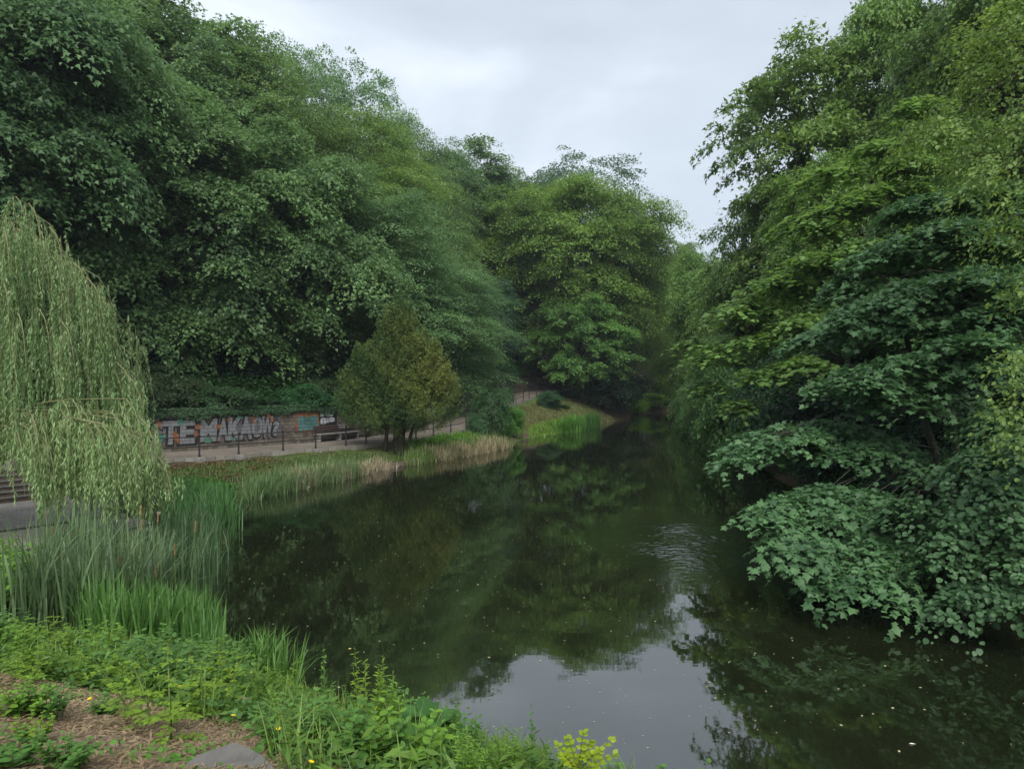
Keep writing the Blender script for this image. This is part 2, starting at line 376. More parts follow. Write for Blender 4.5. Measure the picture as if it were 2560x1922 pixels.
PLAZA = np.array([(-8.9, 18.1), (-9.9, 20.0), (-11.3, 21.5), (-13.3, 22.9), (-13.6, 26.0), (-15.4, 26.6), (-17.2, 24.0), (-21.4, 18.2), (-19, 12.4), (-13.4, 12.2), (-11.2, 13.6), (-9.4, 15.7)])
cps = []
for i in range(len(SH)):                      # water's edge
    a = SH[i]; b = SH[(i + 1) % len(SH)]; n = max(1, int(np.hypot(*(b - a)) / 4))
    for k in range(n):
        p = a + (b - a) * k / n
        if p[1] > -8: cps.append((*p, .0))
for i in range(0, len(RF), 5):
    x, y, z = RF[i]; cps.append((x + NL[i, 0] * .3, y + NL[i, 1] * .3, z - .05)); cps.append((x - NL[i, 0] * .35, y - NL[i, 1] * .35, z - .22))
    wx, wy, wz = WL[i]; n = NL[i]; cps.append((wx - n[0] * .3, wy - n[1] * .3, wz - .05))
    for dd, hh in ((.5, wall_top[i] - .1), (4, wall_top[i] + 1.6), (12, wall_top[i] + 6.5), (24, wall_top[i] + 11), (45, wall_top[i] + 14)):
        if i * .5 < 70 or dd < 10: cps.append((wx + n[0] * dd, wy + n[1] * dd, wz + hh))
cps += [(-14, 18, .46), (-11, 17, .46), (-17, 18, .46), (-15, 23, .46), (-10, 16.5, .46), (-13, 13.4, .46), (-18, 15, .46), (-16, 25, .5), (-12.3, 25, .55), (-11.5, 30, .45), (-14.5, 31, .6),
        (0, 0, 2.85), (-2, 2, 2.85), (2, 1.5, 2.8), (-1.6, 3.8, 2.5), (-3.5, 3, 2.8), (-3.4, 5.2, 2.2), (-6, 5, 2.3), (-4.8, 8.6, 1.25), (-6.8, 9.4, 1.0), (-9, 9, 1.3), (-7.5, 12, .5), (-10.5, 11.5, .7),
        (0, 4, 2.25), (1.6, 3.4, 2.1), (-1, 6, 1.5), (.8, 5.6, 1.2), (-2.4, 7.6, 1.2), (-16, 8, 1.6), (-24, 5, 3), (-30, 15, 4), (-24, 22, 2.2), (-28, 27, 3.5), (-10, 2, 2.9), (-20, -5, 3.4), (3.6, 2.4, 1.9), (4, -4, 2.6),
        (14, 18, 1.4), (18, 18, 3.2), (26, 18, 6.5), (14, 10, 1.5), (19, 8, 3.5), (28, 4, 6.5), (17, 32, 1.8), (24, 32, 5.5), (21, 50, 1.8), (28, 52, 5.5), (27, 68, 2.6), (36, 72, 7), (34, 90, 2.2), (44, 95, 7), (40, 112, 3), (44, 30, 12), (55, 60, 13), (60, 100, 12),
        (26, 120, 2.4), (18, 116, 3.2), (34, 124, 4), (14, 106, 4.3), (14.5, 98, 2.6), (20, 130, 6), (40, 140, 9), (10, 112, 6.5), (0, 112, 10), (-14, 112, 15), (5, 130, 13), (22, 150, 12), (-20, 140, 20), (0, 160, 20), (50, 160, 15),
        (5.5, 76, 1.1), (9, 86, 1.5), (7.5, 84, 1.9), (3.3, 70, 1.15), (12, 91.5, 2.3), (.5, 62, .8), (-45, 45, 15), (-50, 70, 19), (-60, 20, 14), (-45, 110, 21), (60, 10, 14), (20, -15, 5), (-60, -20, 9), (0, -30, 3.5), (60, -30, 14), (70, 180, 18), (-70, 180, 22)]
CP = np.array(cps, float)
_, ui = np.unique(np.round(CP[:, :2] * 3), axis=0, return_index=True); CP = CP[np.sort(ui)]
A = np.hypot(CP[:, None, 0] - CP[None, :, 0], CP[:, None, 1] - CP[None, :, 1])
nC = len(CP); K = np.zeros((nC + 3, nC + 3)); K[:nC, :nC] = A - np.eye(nC) * .02
K[:nC, nC:] = np.c_[np.ones(nC), CP[:, :2]]; K[nC:, :nC] = K[:nC, nC:].T
COEF = np.linalg.solve(K, np.r_[CP[:, 2], 0, 0, 0])
RFo = np.c_[RF[:, 0] + NL[:, 0] * PW / 2, RF[:, 1] + NL[:, 1] * PW / 2]
def noise2(x, y, s, seed=0):
    # cheap value noise, vectorised
    x = x / s + seed * 17.3; y = y / s + seed * 9.1
    xi = np.floor(x); yi = np.floor(y); fx = x - xi; fy = y - yi
    fx = fx * fx * (3 - 2 * fx); fy = fy * fy * (3 - 2 * fy)
    h = lambda a, b: np.modf(np.abs(np.sin(a * 127.1 + b * 311.7) * 43758.5453))[0]
    return (h(xi, yi) * (1 - fx) + h(xi + 1, yi) * fx) * (1 - fy) + (h(xi, yi + 1) * (1 - fx) + h(xi + 1, yi + 1) * fx) * fy
def ground_z(x, y, fine=True):
    x = np.atleast_1d(np.asarray(x, float)); y = np.atleast_1d(np.asarray(y, float)); z = np.empty(x.shape)
    sh = x.shape; xf = x.ravel(); yf = y.ravel(); zf = np.empty(xf.shape)
    for i in range(0, len(xf), 20000):
        a = xf[i:i + 20000]; b = yf[i:i + 20000]
        zf[i:i + 20000] = np.hypot(a[:, None] - CP[:, 0], b[:, None] - CP[:, 1]) @ COEF[:nC] + COEF[nC] + COEF[nC + 1] * a + COEF[nC + 2] * b
    ins = poly_inside(xf, yf, SH); ds, _ = poly_dist(xf, yf, SH)
    dp, _ = poly_dist(xf, yf, RFo, closed=False); pl = poly_inside(xf, yf, PLAZA); dpl, _ = poly_dist(xf, yf, PLAZA)
    if fine:
        am = np.clip((ds - .1) * .35, 0, .12)
        zf = zf + am * (noise2(xf, yf, 1.1) - .5) * 1.3 + am * .5 * (noise2(xf, yf, .35, 3) - .5)
    zf = np.where(ins, -np.minimum(.9, .06 + ds * .35), np.maximum(zf, .02 + np.minimum(ds * .16, .12)))
    # flat under path and plaza
    dr, _ = poly_dist(xf, yf, RFo, closed=False)
    idx = np.argmin(np.hypot(xf[:, None] - RFo[::2, 0], yf[:, None] - RFo[::2, 1]), axis=1) * 2
    pz = RF[idx, 2]
    sdw = (xf - WL[idx, 0]) * NL[idx, 0] + (yf - WL[idx, 1]) * NL[idx, 1]
    zf = np.where((dr < PW / 2 + .05) | ((sdw > -1) & (sdw < 1.0) & (dr < PW / 2 + 1.3)), pz - .12, zf)
    zf = np.where(pl, .42, np.where((dpl < .5) & ~ins & (ds > .6), np.minimum(zf, .47), zf))
    # the steps' mass keeps its own ground
    return zf.reshape(sh)
def gz(x, y): return float(ground_z([x], [y])[0])

def spaced(segs):
    r = []
    for a, b, s in segs: r += list(np.arange(a, b, s))
    r.append(segs[-1][1]); return np.array(r)
gx = spaced([(-420, -90, 33), (-90, -30, 3), (-30, -12, .5), (-12, 8, .2), (8, 40, .8), (40, 90, 4), (90, 420, 33)])
gy = spaced([(-120, -12, 12), (-12, 0, 1.5), (0, 14, .2), (14, 30, .4), (30, 70, .5), (70, 125, 1), (125, 200, 5), (200, 600, 40)])
GX, GY = np.meshgrid(gx, gy)
GZ = ground_z(np.clip(GX, -90, 90), np.clip(GY, -40, 200))
nx_, ny_ = len(gx), len(gy)
ii = np.arange(ny_ - 1)[:, None] * nx_ + np.arange(nx_ - 1)[None, :]
quads = np.stack([ii, ii + 1, ii + nx_ + 1, ii + nx_], -1).reshape(-1, 4)
# mask attribute: 0 litter, .5 grass, 1 straw / bare earth
bare = np.clip(1.25 - np.hypot((GX + 2.4) / 2.4, (GY - 3.4) / 2.3) * .62, 0, 1)
bare = np.where((GY < 9) & (GX > -11), bare, 0)
grassy = np.full(GX.shape, .42)
emb = np.exp(-(np.hypot(GX - 5, GY - 77) / 9) ** 2)
emb2 = np.exp(-(np.hypot(GX - 10, GY - 88) / 6) ** 2)
dw, tw = poly_dist(GX.ravel(), GY.ravel(), WL[:, :2], closed=False)
side = np.zeros(GX.size)
kk = np.argmin(np.hypot(GX.ravel()[:, None] - WL[::2, 0], GY.ravel()[:, None] - WL[::2, 1]), axis=1) * 2
side = ((GX.ravel() - WL[kk, 0]) * NL[kk, 0] + (GY.ravel() - WL[kk, 1]) * NL[kk, 1]).reshape(GX.shape)
mask = grassy + .14 * emb + .08 * emb2
mask = np.where((side > 0) & (GY > 20), .1, mask)
mask = np.where((GX > 8) & (GY > 9) & (GY < 68), .1, np.where(GX > 10.5, .1, mask))
lit = np.exp(-((np.hypot(GX + 13.4, GY - 33.2)) / 3.4) ** 2)
mask = mask - .42 * lit
mask = np.maximum(mask, bare)
me = np_mesh('ground', np.stack([GX.ravel(), GY.ravel(), GZ.ravel()], 1), [quads], attr=mask.ravel())
g = link('ground', me, M['earth'], smooth=True); tag(g, kind='structure')
V = np.array([(-420, -120, 0), (420, -120, 0), (420, 600, 0), (-420, 600, 0)], float)
# water: one sheet over the pond only (the ground rises above it elsewhere)
wb = MB(); vs = [wb.bm.verts.new((x, y, 0)) for x, y in [(-16, -30), (20, -30), (42, 40), (42, 122), (4, 122), (-16, 40)]]; wb.bm.faces.new(vs)
tag(wb.build('water', M['water']), kind='structure')

# path
def strip(P, Q, z_off=0.0, uvs=None):
    n = len(P); V = np.concatenate([P, Q]); V[:, 2] += z_off
    i = np.arange(n - 1); return V, np.stack([i, i + 1, i + 1 + n, i + n], 1)
rows = 7
PV = []
for k in range(rows):
    t = k / (rows - 1); P = RF.copy(); P[:, :2] = RF[:, :2] * (1 - t) + WL[:, :2] * t; P[:, 2] += .05 * math.sin(math.pi * t) - .0; PV.append(P)
n = len(RF); V = np.concatenate(PV); F = []
for k in range(rows - 1):
    i = np.arange(n - 1) + k * n; F.append(np.stack([i, i + 1, i + 1 + n, i + n], 1))
tag(link('path', np_mesh('path', V, [np.concatenate(F)]), M['path'], smooth=True), kind='structure')
# extra piece of path from the steps' head
b = MB(); b.prism([(-20.1, 24.6), (-18.6, 26.8), (-16.9, 29.2), (-19.5, 30.9), (-22.0, 28.7), (-26.5, 32.8), (-30, 28), (-24, 22)], 1.0, 1.385)
tag(b.build('terrace', M['path']), kind='structure')
b = MB(); b.prism([tuple(p) for p in PLAZA], .2, .5)
tag(b.build('plaza', M['cobble']), kind='structure')

# ------------------------------------------------------------------ walls with UV in metres
def wall_obj(name, i0, i1, mat, thick=.4, parent=None, base=-.25, cap=.08):
    n = i1 - i0; P = WL[i0:i1]; nn = NL[i0:i1]; T = wall_top[i0:i1]
    u = np.arange(i0, i1) * .5; me = bpy.data.meshes.new(name); bm = bmesh.new(); uvl = bm.loops.layers.uv.new('UVMap')
    prof = [(0, base), (0, None), (thick, None), (thick, base)]
    rings = []
    for k in range(n):
        r = []
        for off, h in prof:
            hh = T[k] if h is None else h
            r.append(bm.verts.new((P[k, 0] + nn[k, 0] * off, P[k, 1] + nn[k, 1] * off, P[k, 2] + hh)))
        rings.append(r)
    vv = [0, 2, 2.4, 4.5]
    for k in range(n - 1):
        for j in range(3):
            f = bm.faces.new((rings[k][j], rings[k + 1][j], rings[k + 1][j + 1], rings[k][j + 1]))
            hs = []
            for l, (kk, jj) in zip(f.loops, ((k, j), (k + 1, j), (k + 1, j + 1), (k, j + 1))):
                z = l.vert.co.z - P[kk, 2] if jj < 2 else 2.0 + .4 * (jj - 1)
                l[uvl].uv = (u[kk], z)
    bm.faces.new(rings[0][::-1]); bm.faces.new(rings[-1])
    bmesh.ops.recalc_face_normals(bm, faces=bm.faces); bm.to_mesh(me); bm.free()
    return link(name, me, mat, parent)
iw = int(44 / .5)
wall = empty('retaining_wall', tuple(WL[20]))
tag(wall, 'long low stone retaining wall with graffiti lettering behind the lakeside path', 'wall')
def wpart(o): o.parent = wall; o.matrix_parent_inverse = Matrix.Translation(-wall.location); return o
wpart(wall_obj('stonework', 2, iw, M['stone']))
def wpt(u, v, off=.02):
    k = u / .5; i = int(k); t = k - i; i = min(i, len(WL) - 2)
    p = WL[i] * (1 - t) + WL[i + 1] * t; nn = NL[i] * (1 - t) + NL[i + 1] * t
    return (p[0] - nn[0] * off, p[1] - nn[1] * off, p[2] + v)
def coping(name, i0, i1, parent_fn):
    bm = bmesh.new(); rings = []
    for k in range(i0, i1):
        p = WL[k]; nn = NL[k]; h = wall_top[k]
        rings.append([bm.verts.new((p[0] + nn[0] * o, p[1] + nn[1] * o, p[2] + h + z)) for o, z in ((-.05, .003), (-.05, .09), (.45, .11), (.45, .003))])
    for a, b_ in zip(rings, rings[1:]):
        for j in range(4):
            bm.faces.new((a[j], b_[j], b_[(j + 1) % 4], a[(j + 1) % 4]))
    bm.faces.new(rings[0][::-1]); bm.faces.new(rings[-1]); bmesh.ops.recalc_face_normals(bm, faces=bm.faces)
    me = bpy.data.meshes.new(name); bm.to_mesh(me); bm.free(); return parent_fn(link(name, me, M['coping']))
coping('coping', 2, iw, wpart)
def uvmesh(name, polys, mat, off, parent_fn=wpart):
    """flat shapes in wall coordinates (u, v) painted on the wall face"""
    bm = bmesh.new(); uvl = bm.loops.layers.uv.new('UVMap')
    for verts, faces in polys:
        vs = [bm.verts.new(wpt(u, v, off)) for u, v in verts]
        for f in faces:
            try: fc = bm.faces.new([vs[i] for i in f])
            except ValueError: continue
            for l, i in zip(fc.loops, f): l[uvl].uv = verts[i]
    bmesh.ops.recalc_face_normals(bm, faces=bm.faces)
    me = bpy.data.meshes.new(name); bm.to_mesh(me); bm.free(); return parent_fn(link(name, me, mat))
def letter(ch, u0, v0, w_, h_, off, shear=0):
    cu = bpy.data.curves.new('t', 'FONT'); cu.body = ch; cu.size = 1; cu.offset = off; cu.resolution_u = 3
    o = bpy.data.objects.new('t', cu); C.objects.link(o)
    dg = bpy.context.evaluated_depsgraph_get(); me = o.evaluated_get(dg).to_mesh()
    vs = np.array([v.co[:2] for v in me.vertices]); fs = [tuple(p.vertices) for p in me.polygons]
    o.evaluated_get(dg).to_mesh_clear(); bpy.data.objects.remove(o); bpy.data.curves.remove(cu)
    return vs, fs
def place_letter(ch, u0, v0, w_, h_, off, sh=0):
    base, _ = letter(ch, 0, 0, 1, 1, 0)
    lo, hi = base.min(0), base.max(0); vs, fs = letter(ch, 0, 0, 1, 1, off)
    q = (vs - lo) / (hi - lo)
    return [(u0 + x * w_ + y * sh, v0 + y * h_) for x, y in q], fs
def u_of(px):   # wall distance u seen at photo column px (path geometry, used only to space the lettering)
    k = (px - 1280) / FPX; s = WL[:, 0] / WL[:, 1]; return float(np.interp(k, s[:60], np.arange(60) * .5))
fills, outs = [], []
word = [('C', 374, 402, .55, 1.55), ('T', 404, 446, .45, 1.6), ('E', 450, 484, .45, 1.6), ('M', 499, 540, .5, 1.65), ('A', 543, 568, .5, 1.7), ('K', 569, 602, .5, 1.7), ('A', 598, 628, .5, 1.7), ('O', 628, 654, .55, 1.75), ('W', 652, 680, .52, 1.7), ('?', 682, 694, .55, 1.4)]
for ch, p0, p1, v0, v1 in word:
    a, b_ = u_of(p0), u_of(p1)
    outs.append(place_letter(ch, a - .02, v0, (b_ - a) * 1.0, v1 - v0, .10, .05))
    fills.append(place_letter(ch, a + .05, v0 + .02, (b_ - a) * .9, v1 - v0 - .05, .045, .05))
def blob(u, v, r, n=11, seed=0, sx=1.0, jit=.35):
    rg = random.Random(seed); vs = [(u, v)]
    for i in range(n):
        a = 2 * math.pi * i / n; q = r * (1 + rg.uniform(-jit, jit)); vs.append((u + q * math.cos(a) * sx, v + q * math.sin(a)))
    return vs, [(0, 1 + i, 1 + (i + 1) % n) for i in range(n)]
def rect(u0, u1, v0, v1, jit=.05, seed=0, n=12):
    rg = random.Random(seed); pts = []
    for i in range(n): pts.append((u0 + (u1 - u0) * i / n, v0 + rg.uniform(-jit, jit)))
    for i in range(5): pts.append((u1 + rg.uniform(-jit, jit), v0 + (v1 - v0) * i / 5))
    for i in range(n): pts.append((u1 - (u1 - u0) * i / n, v1 + rg.uniform(-jit, jit)))
    for i in range(5): pts.append((u0 + rg.uniform(-jit, jit), v1 - (v1 - v0) * i / 5))
    c = ((u0 + u1) / 2, (v0 + v1) / 2); vs = [c] + pts
    return vs, [(0, 1 + i, 1 + (i + 1) % len(pts)) for i in range(len(pts))]
U = u_of
uvmesh('graffiti_background', [rect(U(374), U(690), .62, 1.5, .07, 3, 30)], M['g_blue'], .012)
uvmesh('graffiti_outline', outs, M['g_black'], .017)
uvmesh('graffiti_lettering', fills, M['g_silver'], .022)
stars = [(397, 1.5, .16), (380, 1.05, .13), (437, .85, .2), (443, .65, .18), (496, 1.3, .2), (489, .85, .15), (545, 1.25, .15), (571, 1.6, .15), (634, 1.7, .17), (633, 1.45, .13), (671, 1.75, .15), (680, 1.45, .13)]
uvmesh('graffiti_orange_blotches', [blob(U(p), v, r, 13, i, .8, .5) for i, (p, v, r) in enumerate(stars)], M['g_orange'], .028)
uvmesh('graffiti_green_blotches', [blob(U(p), v, r, 11, i + 40, 1.2, .4) for i, (p, v, r) in enumerate([(400, .75, .26), (452, 1.6, .18), (600, 1.72, .14), (520, .5, .2), (583, .5, .12)])], M['g_green'], .026)
uvmesh('graffiti_orange_panel', [rect(U(739), U(800), .62, 1.88, .08, 5)], M['g_orange'], .012)
uvmesh('graffiti_teal_panel', [rect(U(746), U(795), .78, 1.62, .09, 9)], M['g_teal'], .018)
uvmesh('graffiti_blue_patch', [rect(U(686), U(703), .5, 1.7, .1, 12)], M['g_blue'], .014)
# black and white throw-up by the benches
uvmesh('graffiti_black_panel', [rect(U(797), U(842), .75, 2.0, .06, 15)], M['g_black'], .022)
tu = U(800); tw_ = U(836) - tu
cells = [((.0, .62), (.22, .60), (.24, .98), (.0, .92)), ((.27, .60), (.5, .66), (.46, .99), (.27, .95)), ((.53, .78), (.72, .76), (.70, 1.03), (.5, .98)), ((.52, .58), (.88, .62), (.92, .72), (.55, .75)),
         ((.0, .18), (.2, .14), (.22, .55), (.02, .5)), ((.24, .14), (.42, .18), (.44, .5), (.24, .56)), ((.46, .2), (.62, .22), (.5, .58), (.46, .55)), ((.66, .24), (1.0, .28), (.98, .5), (.72, .58)), ((.55, .38), (.64, .3), (.72, .5), (.60, .56))]
uvmesh('graffiti_white_letters', [([(tu + tw_ * x, .95 + 1.0 * y) for x, y in c], [(0, 1, 2, 3)]) for c in cells], M['g_white'], .028)
# white graffiti further along
cells2 = []
rg = random.Random(5)
u = 29.0
while u < 43.5:
    w_ = rg.uniform(.7, 1.3); cells2.append(rect(u, u + w_, .25 + rg.uniform(0, .1), 1.3 + rg.uniform(-.1, .2), .1, int(u * 7), 5)); u += w_ + .16
uvmesh('graffiti_white_shapes', cells2, M['g_white'], .018)

# the wall beside the upper path
w2 = empty('upper_path_wall', tuple(WL[120])); tag(w2, 'dark low stone wall beside the upper path under the beech trees', 'wall')
def w2part(o): o.parent = w2; o.matrix_parent_inverse = Matrix.Translation(-w2.location); return o
w2part(wall_obj('stonework', iw + 6, len(WL) - 2, M['stone'])); coping('coping', iw + 6, len(WL) - 2, w2part)

# kerb along the water side of the path
bm = bmesh.new(); uvl = bm.loops.layers.uv.new('UVMap'); rings = []
for k in range(0, len(RF)):
    p = RF[k]; nn = NL[k]
    rings.append([bm.verts.new((p[0] - nn[0] * o, p[1] - nn[1] * o, p[2] + z)) for o, z in ((-.06, -.3), (-.06, .035), (.16, .035), (.18, -.4))])
for k, (a, b_) in enumerate(zip(rings, rings[1:])):
    for j in range(3):
        f = bm.faces.new((a[j], b_[j], b_[j + 1], a[j + 1]))
        for l, q in zip(f.loops, ((k, j), (k + 1, j), (k + 1, j + 1), (k, j + 1))): l[uvl].uv = (q[0] * .5, .3 * q[1])
me = bpy.data.meshes.new('kerb'); bmesh.ops.recalc_face_normals(bm, faces=bm.faces); bm.to_mesh(me); bm.free()
tag(link('kerb', me, M['kerbstone']), kind='structure')

# ------------------------------------------------------------------ railings
def railing(name, pts, label, h=1.05, r=.042, footing=True, sticker=()):
    root = empty(name, pts[0]); tag(root, label, 'railing')
    o = Vector(pts[0])
    for i, p in enumerate(pts):
        p = Vector(p) - o
        b = MB(); b.tube([p + Vector((0, 0, -.1)), p + Vector((0, 0, .12)), p + Vector((0, 0, .121)), p + Vector((0, 0, h - .08)), p + Vector((0, 0, h - .03))], [r * 1.5, r * 1.5, r * 1.05, r, r * 1.3], 8)
        b.ball(p + Vector((0, 0, h + .02)), r * 1.35, 10, 6)
        b.tube([p + Vector((0, 0, h * .5 - .02)), p + Vector((0, 0, h * .5 + .02))], r * 1.35, 8)
        po = b.build('post', M['iron'], root, smooth=False)
        if i in sticker:
            MB().tube([p + Vector((0, 0, h * .68)), p + Vector((0, 0, h * .75))], r * 1.12, 8).build('sticker', M['white'], po)
        if footing and i in (3, 4, 6): MB().box(p + Vector((0.1, -.1, -.22)), (.42, .42, .34), rz=.78, bev=.02).build('footing', M['concrete'], root)
    for hh in (h - .06, h * .5):
        for a, b_ in zip(pts, pts[1:]):
            a = Vector(a) - o; b_ = Vector(b_) - o
            m = (a + b_) / 2 + Vector((0, 0, hh - .012))
            MB().tube([a + Vector((0, 0, hh)), m, b_ + Vector((0, 0, hh))], .023, 6).build('rail', M['iron'], root)
    return root
# photographed post positions along the kerb line
pr = [(-21.6, 28.4), (-19.7, 30.5), (-17.3, 33.0)] + [tuple(RL[i, :2]) for i in range(3, len(RL) - 1)]
def on_rail(x, y):
    i = int(np.argmin(np.hypot(RF[:, 0] - x, RF[:, 1] - y))); return (RF[i, 0] - NL[i, 0] * .05, RF[i, 1] - NL[i, 1] * .05, RF[i, 2] + .03)
railing('path_railing', [on_rail(*p) for p in pr], 'long black iron post and rail fence along the water side of the path')
pz = .5
railing('plaza_railing', [(-15.3, 23.9, pz), (-13.4, 22.7, pz), (-11.5, 21.3, pz), (-10.0, 19.8, pz), (-8.95, 18, pz), (-9.5, 15.8, pz), (-11.3, 13.75, pz), (-13.4, 12.4, pz), (-15.8, 12.4, pz)],
        'black iron post railing round the cobbled plaza under the willow', h=1.05, r=.045, footing=False, sticker=(2, 3, 4))

# ------------------------------------------------------------------ steps
ax = Vector((.58, .815, 0)); bk = Vector((-.815, .58, 0))
base = Vector((-17.2, 23.8, .5))
st = empty('stone_steps', base); tag(st, 'flight of grey stone steps rising from the cobbled plaza at the far left', 'steps')
for k in range(6):
    c = bk * (.35 * k + .6) - ax * .7 + Vector((0, 0, .15 * k + .06))
    rz = math.atan2(ax.y, ax.x)
    MB().box(c, (5.4, 1.2, .16), rz=rz, bev=.008).build('riser_block', M['timber'], st)
    c2 = bk * (.35 * k + .16) - ax * .7 + Vector((0, 0, .15 * k + .147))
    MB().box(c2, (5.42, .36, .045), rz=rz, bev=.006).build('tread', M['slab'], st)

# ------------------------------------------------------------------ benches and bin in front of the wall
def bench(u, label, text=None):
    k = int(u / .5); p = WL[k]; nn = NL[k]; rz = math.atan2(-nn[0], nn[1])
    root = empty('stone_bench', (p[0] - nn[0] * .35, p[1] - nn[1] * .35, p[2] + .03), rz)
    tag(root, label, 'bench', 'benches against the graffiti wall')
    MB().box((0, 0, .46), (2.05, .46, .07), bev=.01).build('seat', M['concrete'], root)
    for sx in (-.85, .85): MB().box((sx, 0, .21), (.11, .4, .424), bev=.01).build('leg', M['concrete'], root)
    bk_ = MB()
    for q in range(3): bk_.box((0, .27, .62 + q * .15), (2.0, .04, .12), bev=.008)
    bo = bk_.build('backrest', M['wood'], root)
    for sx in (-.7, .7): MB().box((sx, .296, .7), (.05, .01, .5)).build('backrest_bracket', M['iron'], root)
    if text:
        rg = random.Random(4)
        for z, cnt in text:
            for q in range(cnt):
                x = -.55 + q * .13; pts = [(x + rg.uniform(0, .1), .243, z + rg.uniform(-.005, .1)) for _ in range(4)]
                MB().tube(pts, .009, 4).build('painted_letter', M['white'], bo)
    return root
bench(U(822), 'nearer stone bench with dark plank back below the white graffiti letters')
bench(U(868), 'farther stone bench with white handwriting on its dark plank back', [(.88, 7), (.73, 8)])
k = int(U(908) / .5); p = WL[k] - np.array([NL[k, 0] * .4, NL[k, 1] * .4, 0])
lb = empty('litter_bin', (p[0], p[1], p[2] + .03)); tag(lb, 'small grey litter bin with a white sticker beside the far bench', 'bin')
MB().tube([(0, 0, .12), (0, 0, .75)], [.17, .19], 12).build('body', M['iron'], lb)
MB().tube([(0, 0, .752), (0, 0, .8), (0, 0, .86)], [.22, .22, .1], 12).build('lid', M['concrete'], lb)
MB().box((.04, -.19, .55), (.14, .02, .2)).build('sticker', M['white'], lb)
MB().tube([(0, 0, -.05), (0, 0, .125)], .04, 8).build('stand', M['iron'], lb)

# timber edging at the water by the dark bush
te = empty('timber_edging', (1.0, 59.2, 0)); tag(te, 'weathered timber edging board at the waterline right of the dark bush', 'edging')
MB().box((.35, .75, .1), (2.3, .09, .42), rz=1.05, bev=.01).build('board', M['timber'], te)
for s in (-1, 0, 1): MB().tube([(.35 + s * .5 + .07, .75 + s * .87 - .06, -.4), (.35 + s * .5 + .07, .75 + s * .87 - .06, .36)], .05, 7).build('stake', M['timber'], te)
# second low edging / stone in front of the yew
te = empty('timber_edging', (-6.6, 38.9, 0)); tag(te, 'short mossy timber edging board at the waterline below the golden yew', 'edging')
MB().box((.6, .55, .06), (3.0, .1, .36), rz=1.0, bev=.01).build('board', M['timber'], te)
for s in (-1, 1): MB().tube([(.6 + s * .6 + .08, .55 + s * .95 - .06, -.4), (.6 + s * .6 + .08, .55 + s * .95 - .06, .3)], .05, 7).build('stake', M['timber'], te)

# far white handrail on a flight of steps, and the pale pavilion glimpsed between the trees
def at(px, py, D): return Vector(((px - 1280) / FPX * D, D, CAMZ - (py - 961) * D / FPX))
h = at(1610, 952, 116)
fr = empty('white_handrail', (h.x, h.y, gz(h.x, h.y))); tag(fr, 'far white double handrail climbing the bank beyond the lake end', 'handrail')
o = Vector(fr.location)
p0, p1 = at(1611, 954, 116) - o, at(1589, 928, 118) - o
for dz in (0, .17): MB().tube([p0 + Vector((0.2 * (dz > 0), 0, dz)), p1 + Vector((.2 * (dz > 0), 0, dz))], .045, 6).build('rail', M['white'], fr)
for t in (0.02, .5, .98):
    q = p0.lerp(p1, t); MB().tube([q + Vector((0, 0, .1)), Vector((q.x, q.y, gz(q.x + o.x, q.y + o.y) - o.z - .3))], .04, 6).build('post', M['white'], fr)
kz = at(1578, 965, 124)
kg = gz(kz.x, kz.y)
kb = empty('pavilion', (kz.x, kz.y, kg)); tag(kb, 'small pale pavilion with dark posts glimpsed beyond the far end of the lake', 'pavilion')
hh = kz.z + 1.2 - kg
MB().box((0, .9, hh / 2 - .2), (2.4, .2, hh), bev=.01).build('back_wall', M['white'], kb)
for sx in (-1.0, -.2, .6, 1.1): MB().box((sx, -.6, hh / 2 - .1), (.1, .1, hh)).build('post', M['iron'], kb)
MB().prism([(-1.7, -1.2), (1.7, -1.2), (1.7, 1.3), (-1.7, 1.3)], hh + .0, hh + .12).build('roof', M['concrete'], kb)

# ================================================================== vegetation
# ---- leaf templates: (side, along, lift)
def tpl(kind):
    if kind == 'kite': return np.array([(0, 0, 0), (.36, .52, .07), (0, 1, -.06), (-.36, .52, .07)], float), [np.array([[0, 1, 2, 3]])]
    if kind == 'slim': return np.array([(0, 0, 0), (.12, .45, .03), (0, 1, -.05), (-.12, .45, .03)], float), [np.array([[0, 1, 2, 3]])]
    if kind == 'oval':
        return np.array([(0, 0, 0), (.24, .18, .03), (.32, .5, .05), (.18, .82, 0), (0, 1, -.06), (-.18, .82, 0), (-.32, .5, .05), (-.24, .18, .03)], float), [np.array([[0, 1, 2, 3, 4], [0, 4, 5, 6, 7]])]
    if kind == 'round':
        a = [(0, 0), (.28, .05), (.45, .3), (.42, .6), (.2, .85), (0, 1.02), (-.2, .85), (-.42, .6), (-.45, .3), (-.28, .05)]
        V = np.array([(x, y, .06 * abs(x) * 2 - .05 * y) for x, y in a]); return V, [np.array([[0, 1, 2, 3, 4, 5], [0, 5, 6, 7, 8, 9]])]
    if kind == 'maple':   # five-lobed sycamore leaf, fan of triangles
        a = [(0, .02), (.20, -.06), (.46, .02), (.30, .24), (.60, .50), (.26, .56), (0, 1.0), (-.26, .56), (-.60, .50), (-.30, .24), (-.46, .02), (-.20, -.06)]
        V = [(0, .32, .05)] + [(x, y, -.14 * (abs(x) ** 1.3) - .10 * max(0, y - .5)) for x, y in a]
        n = len(a); F = [(0, 1 + i, 1 + (i + 1) % n) for i in range(n)]
        return np.array(V, float), [np.array(F)]
    if kind == 'star':    # far maple leaf: three pointed lobes
        V = np.array([(0, 0, 0), (.5, .12, -.06), (.22, .45, .04), (0, 1, -.08), (-.22, .45, .04), (-.5, .12, -.06)], float)
        return V, [np.array([[0, 1, 2, 3], [0, 3, 4, 5]])]
TPL = {k: tpl(k) for k in ('kite', 'slim', 'oval', 'round', 'maple', 'star')}
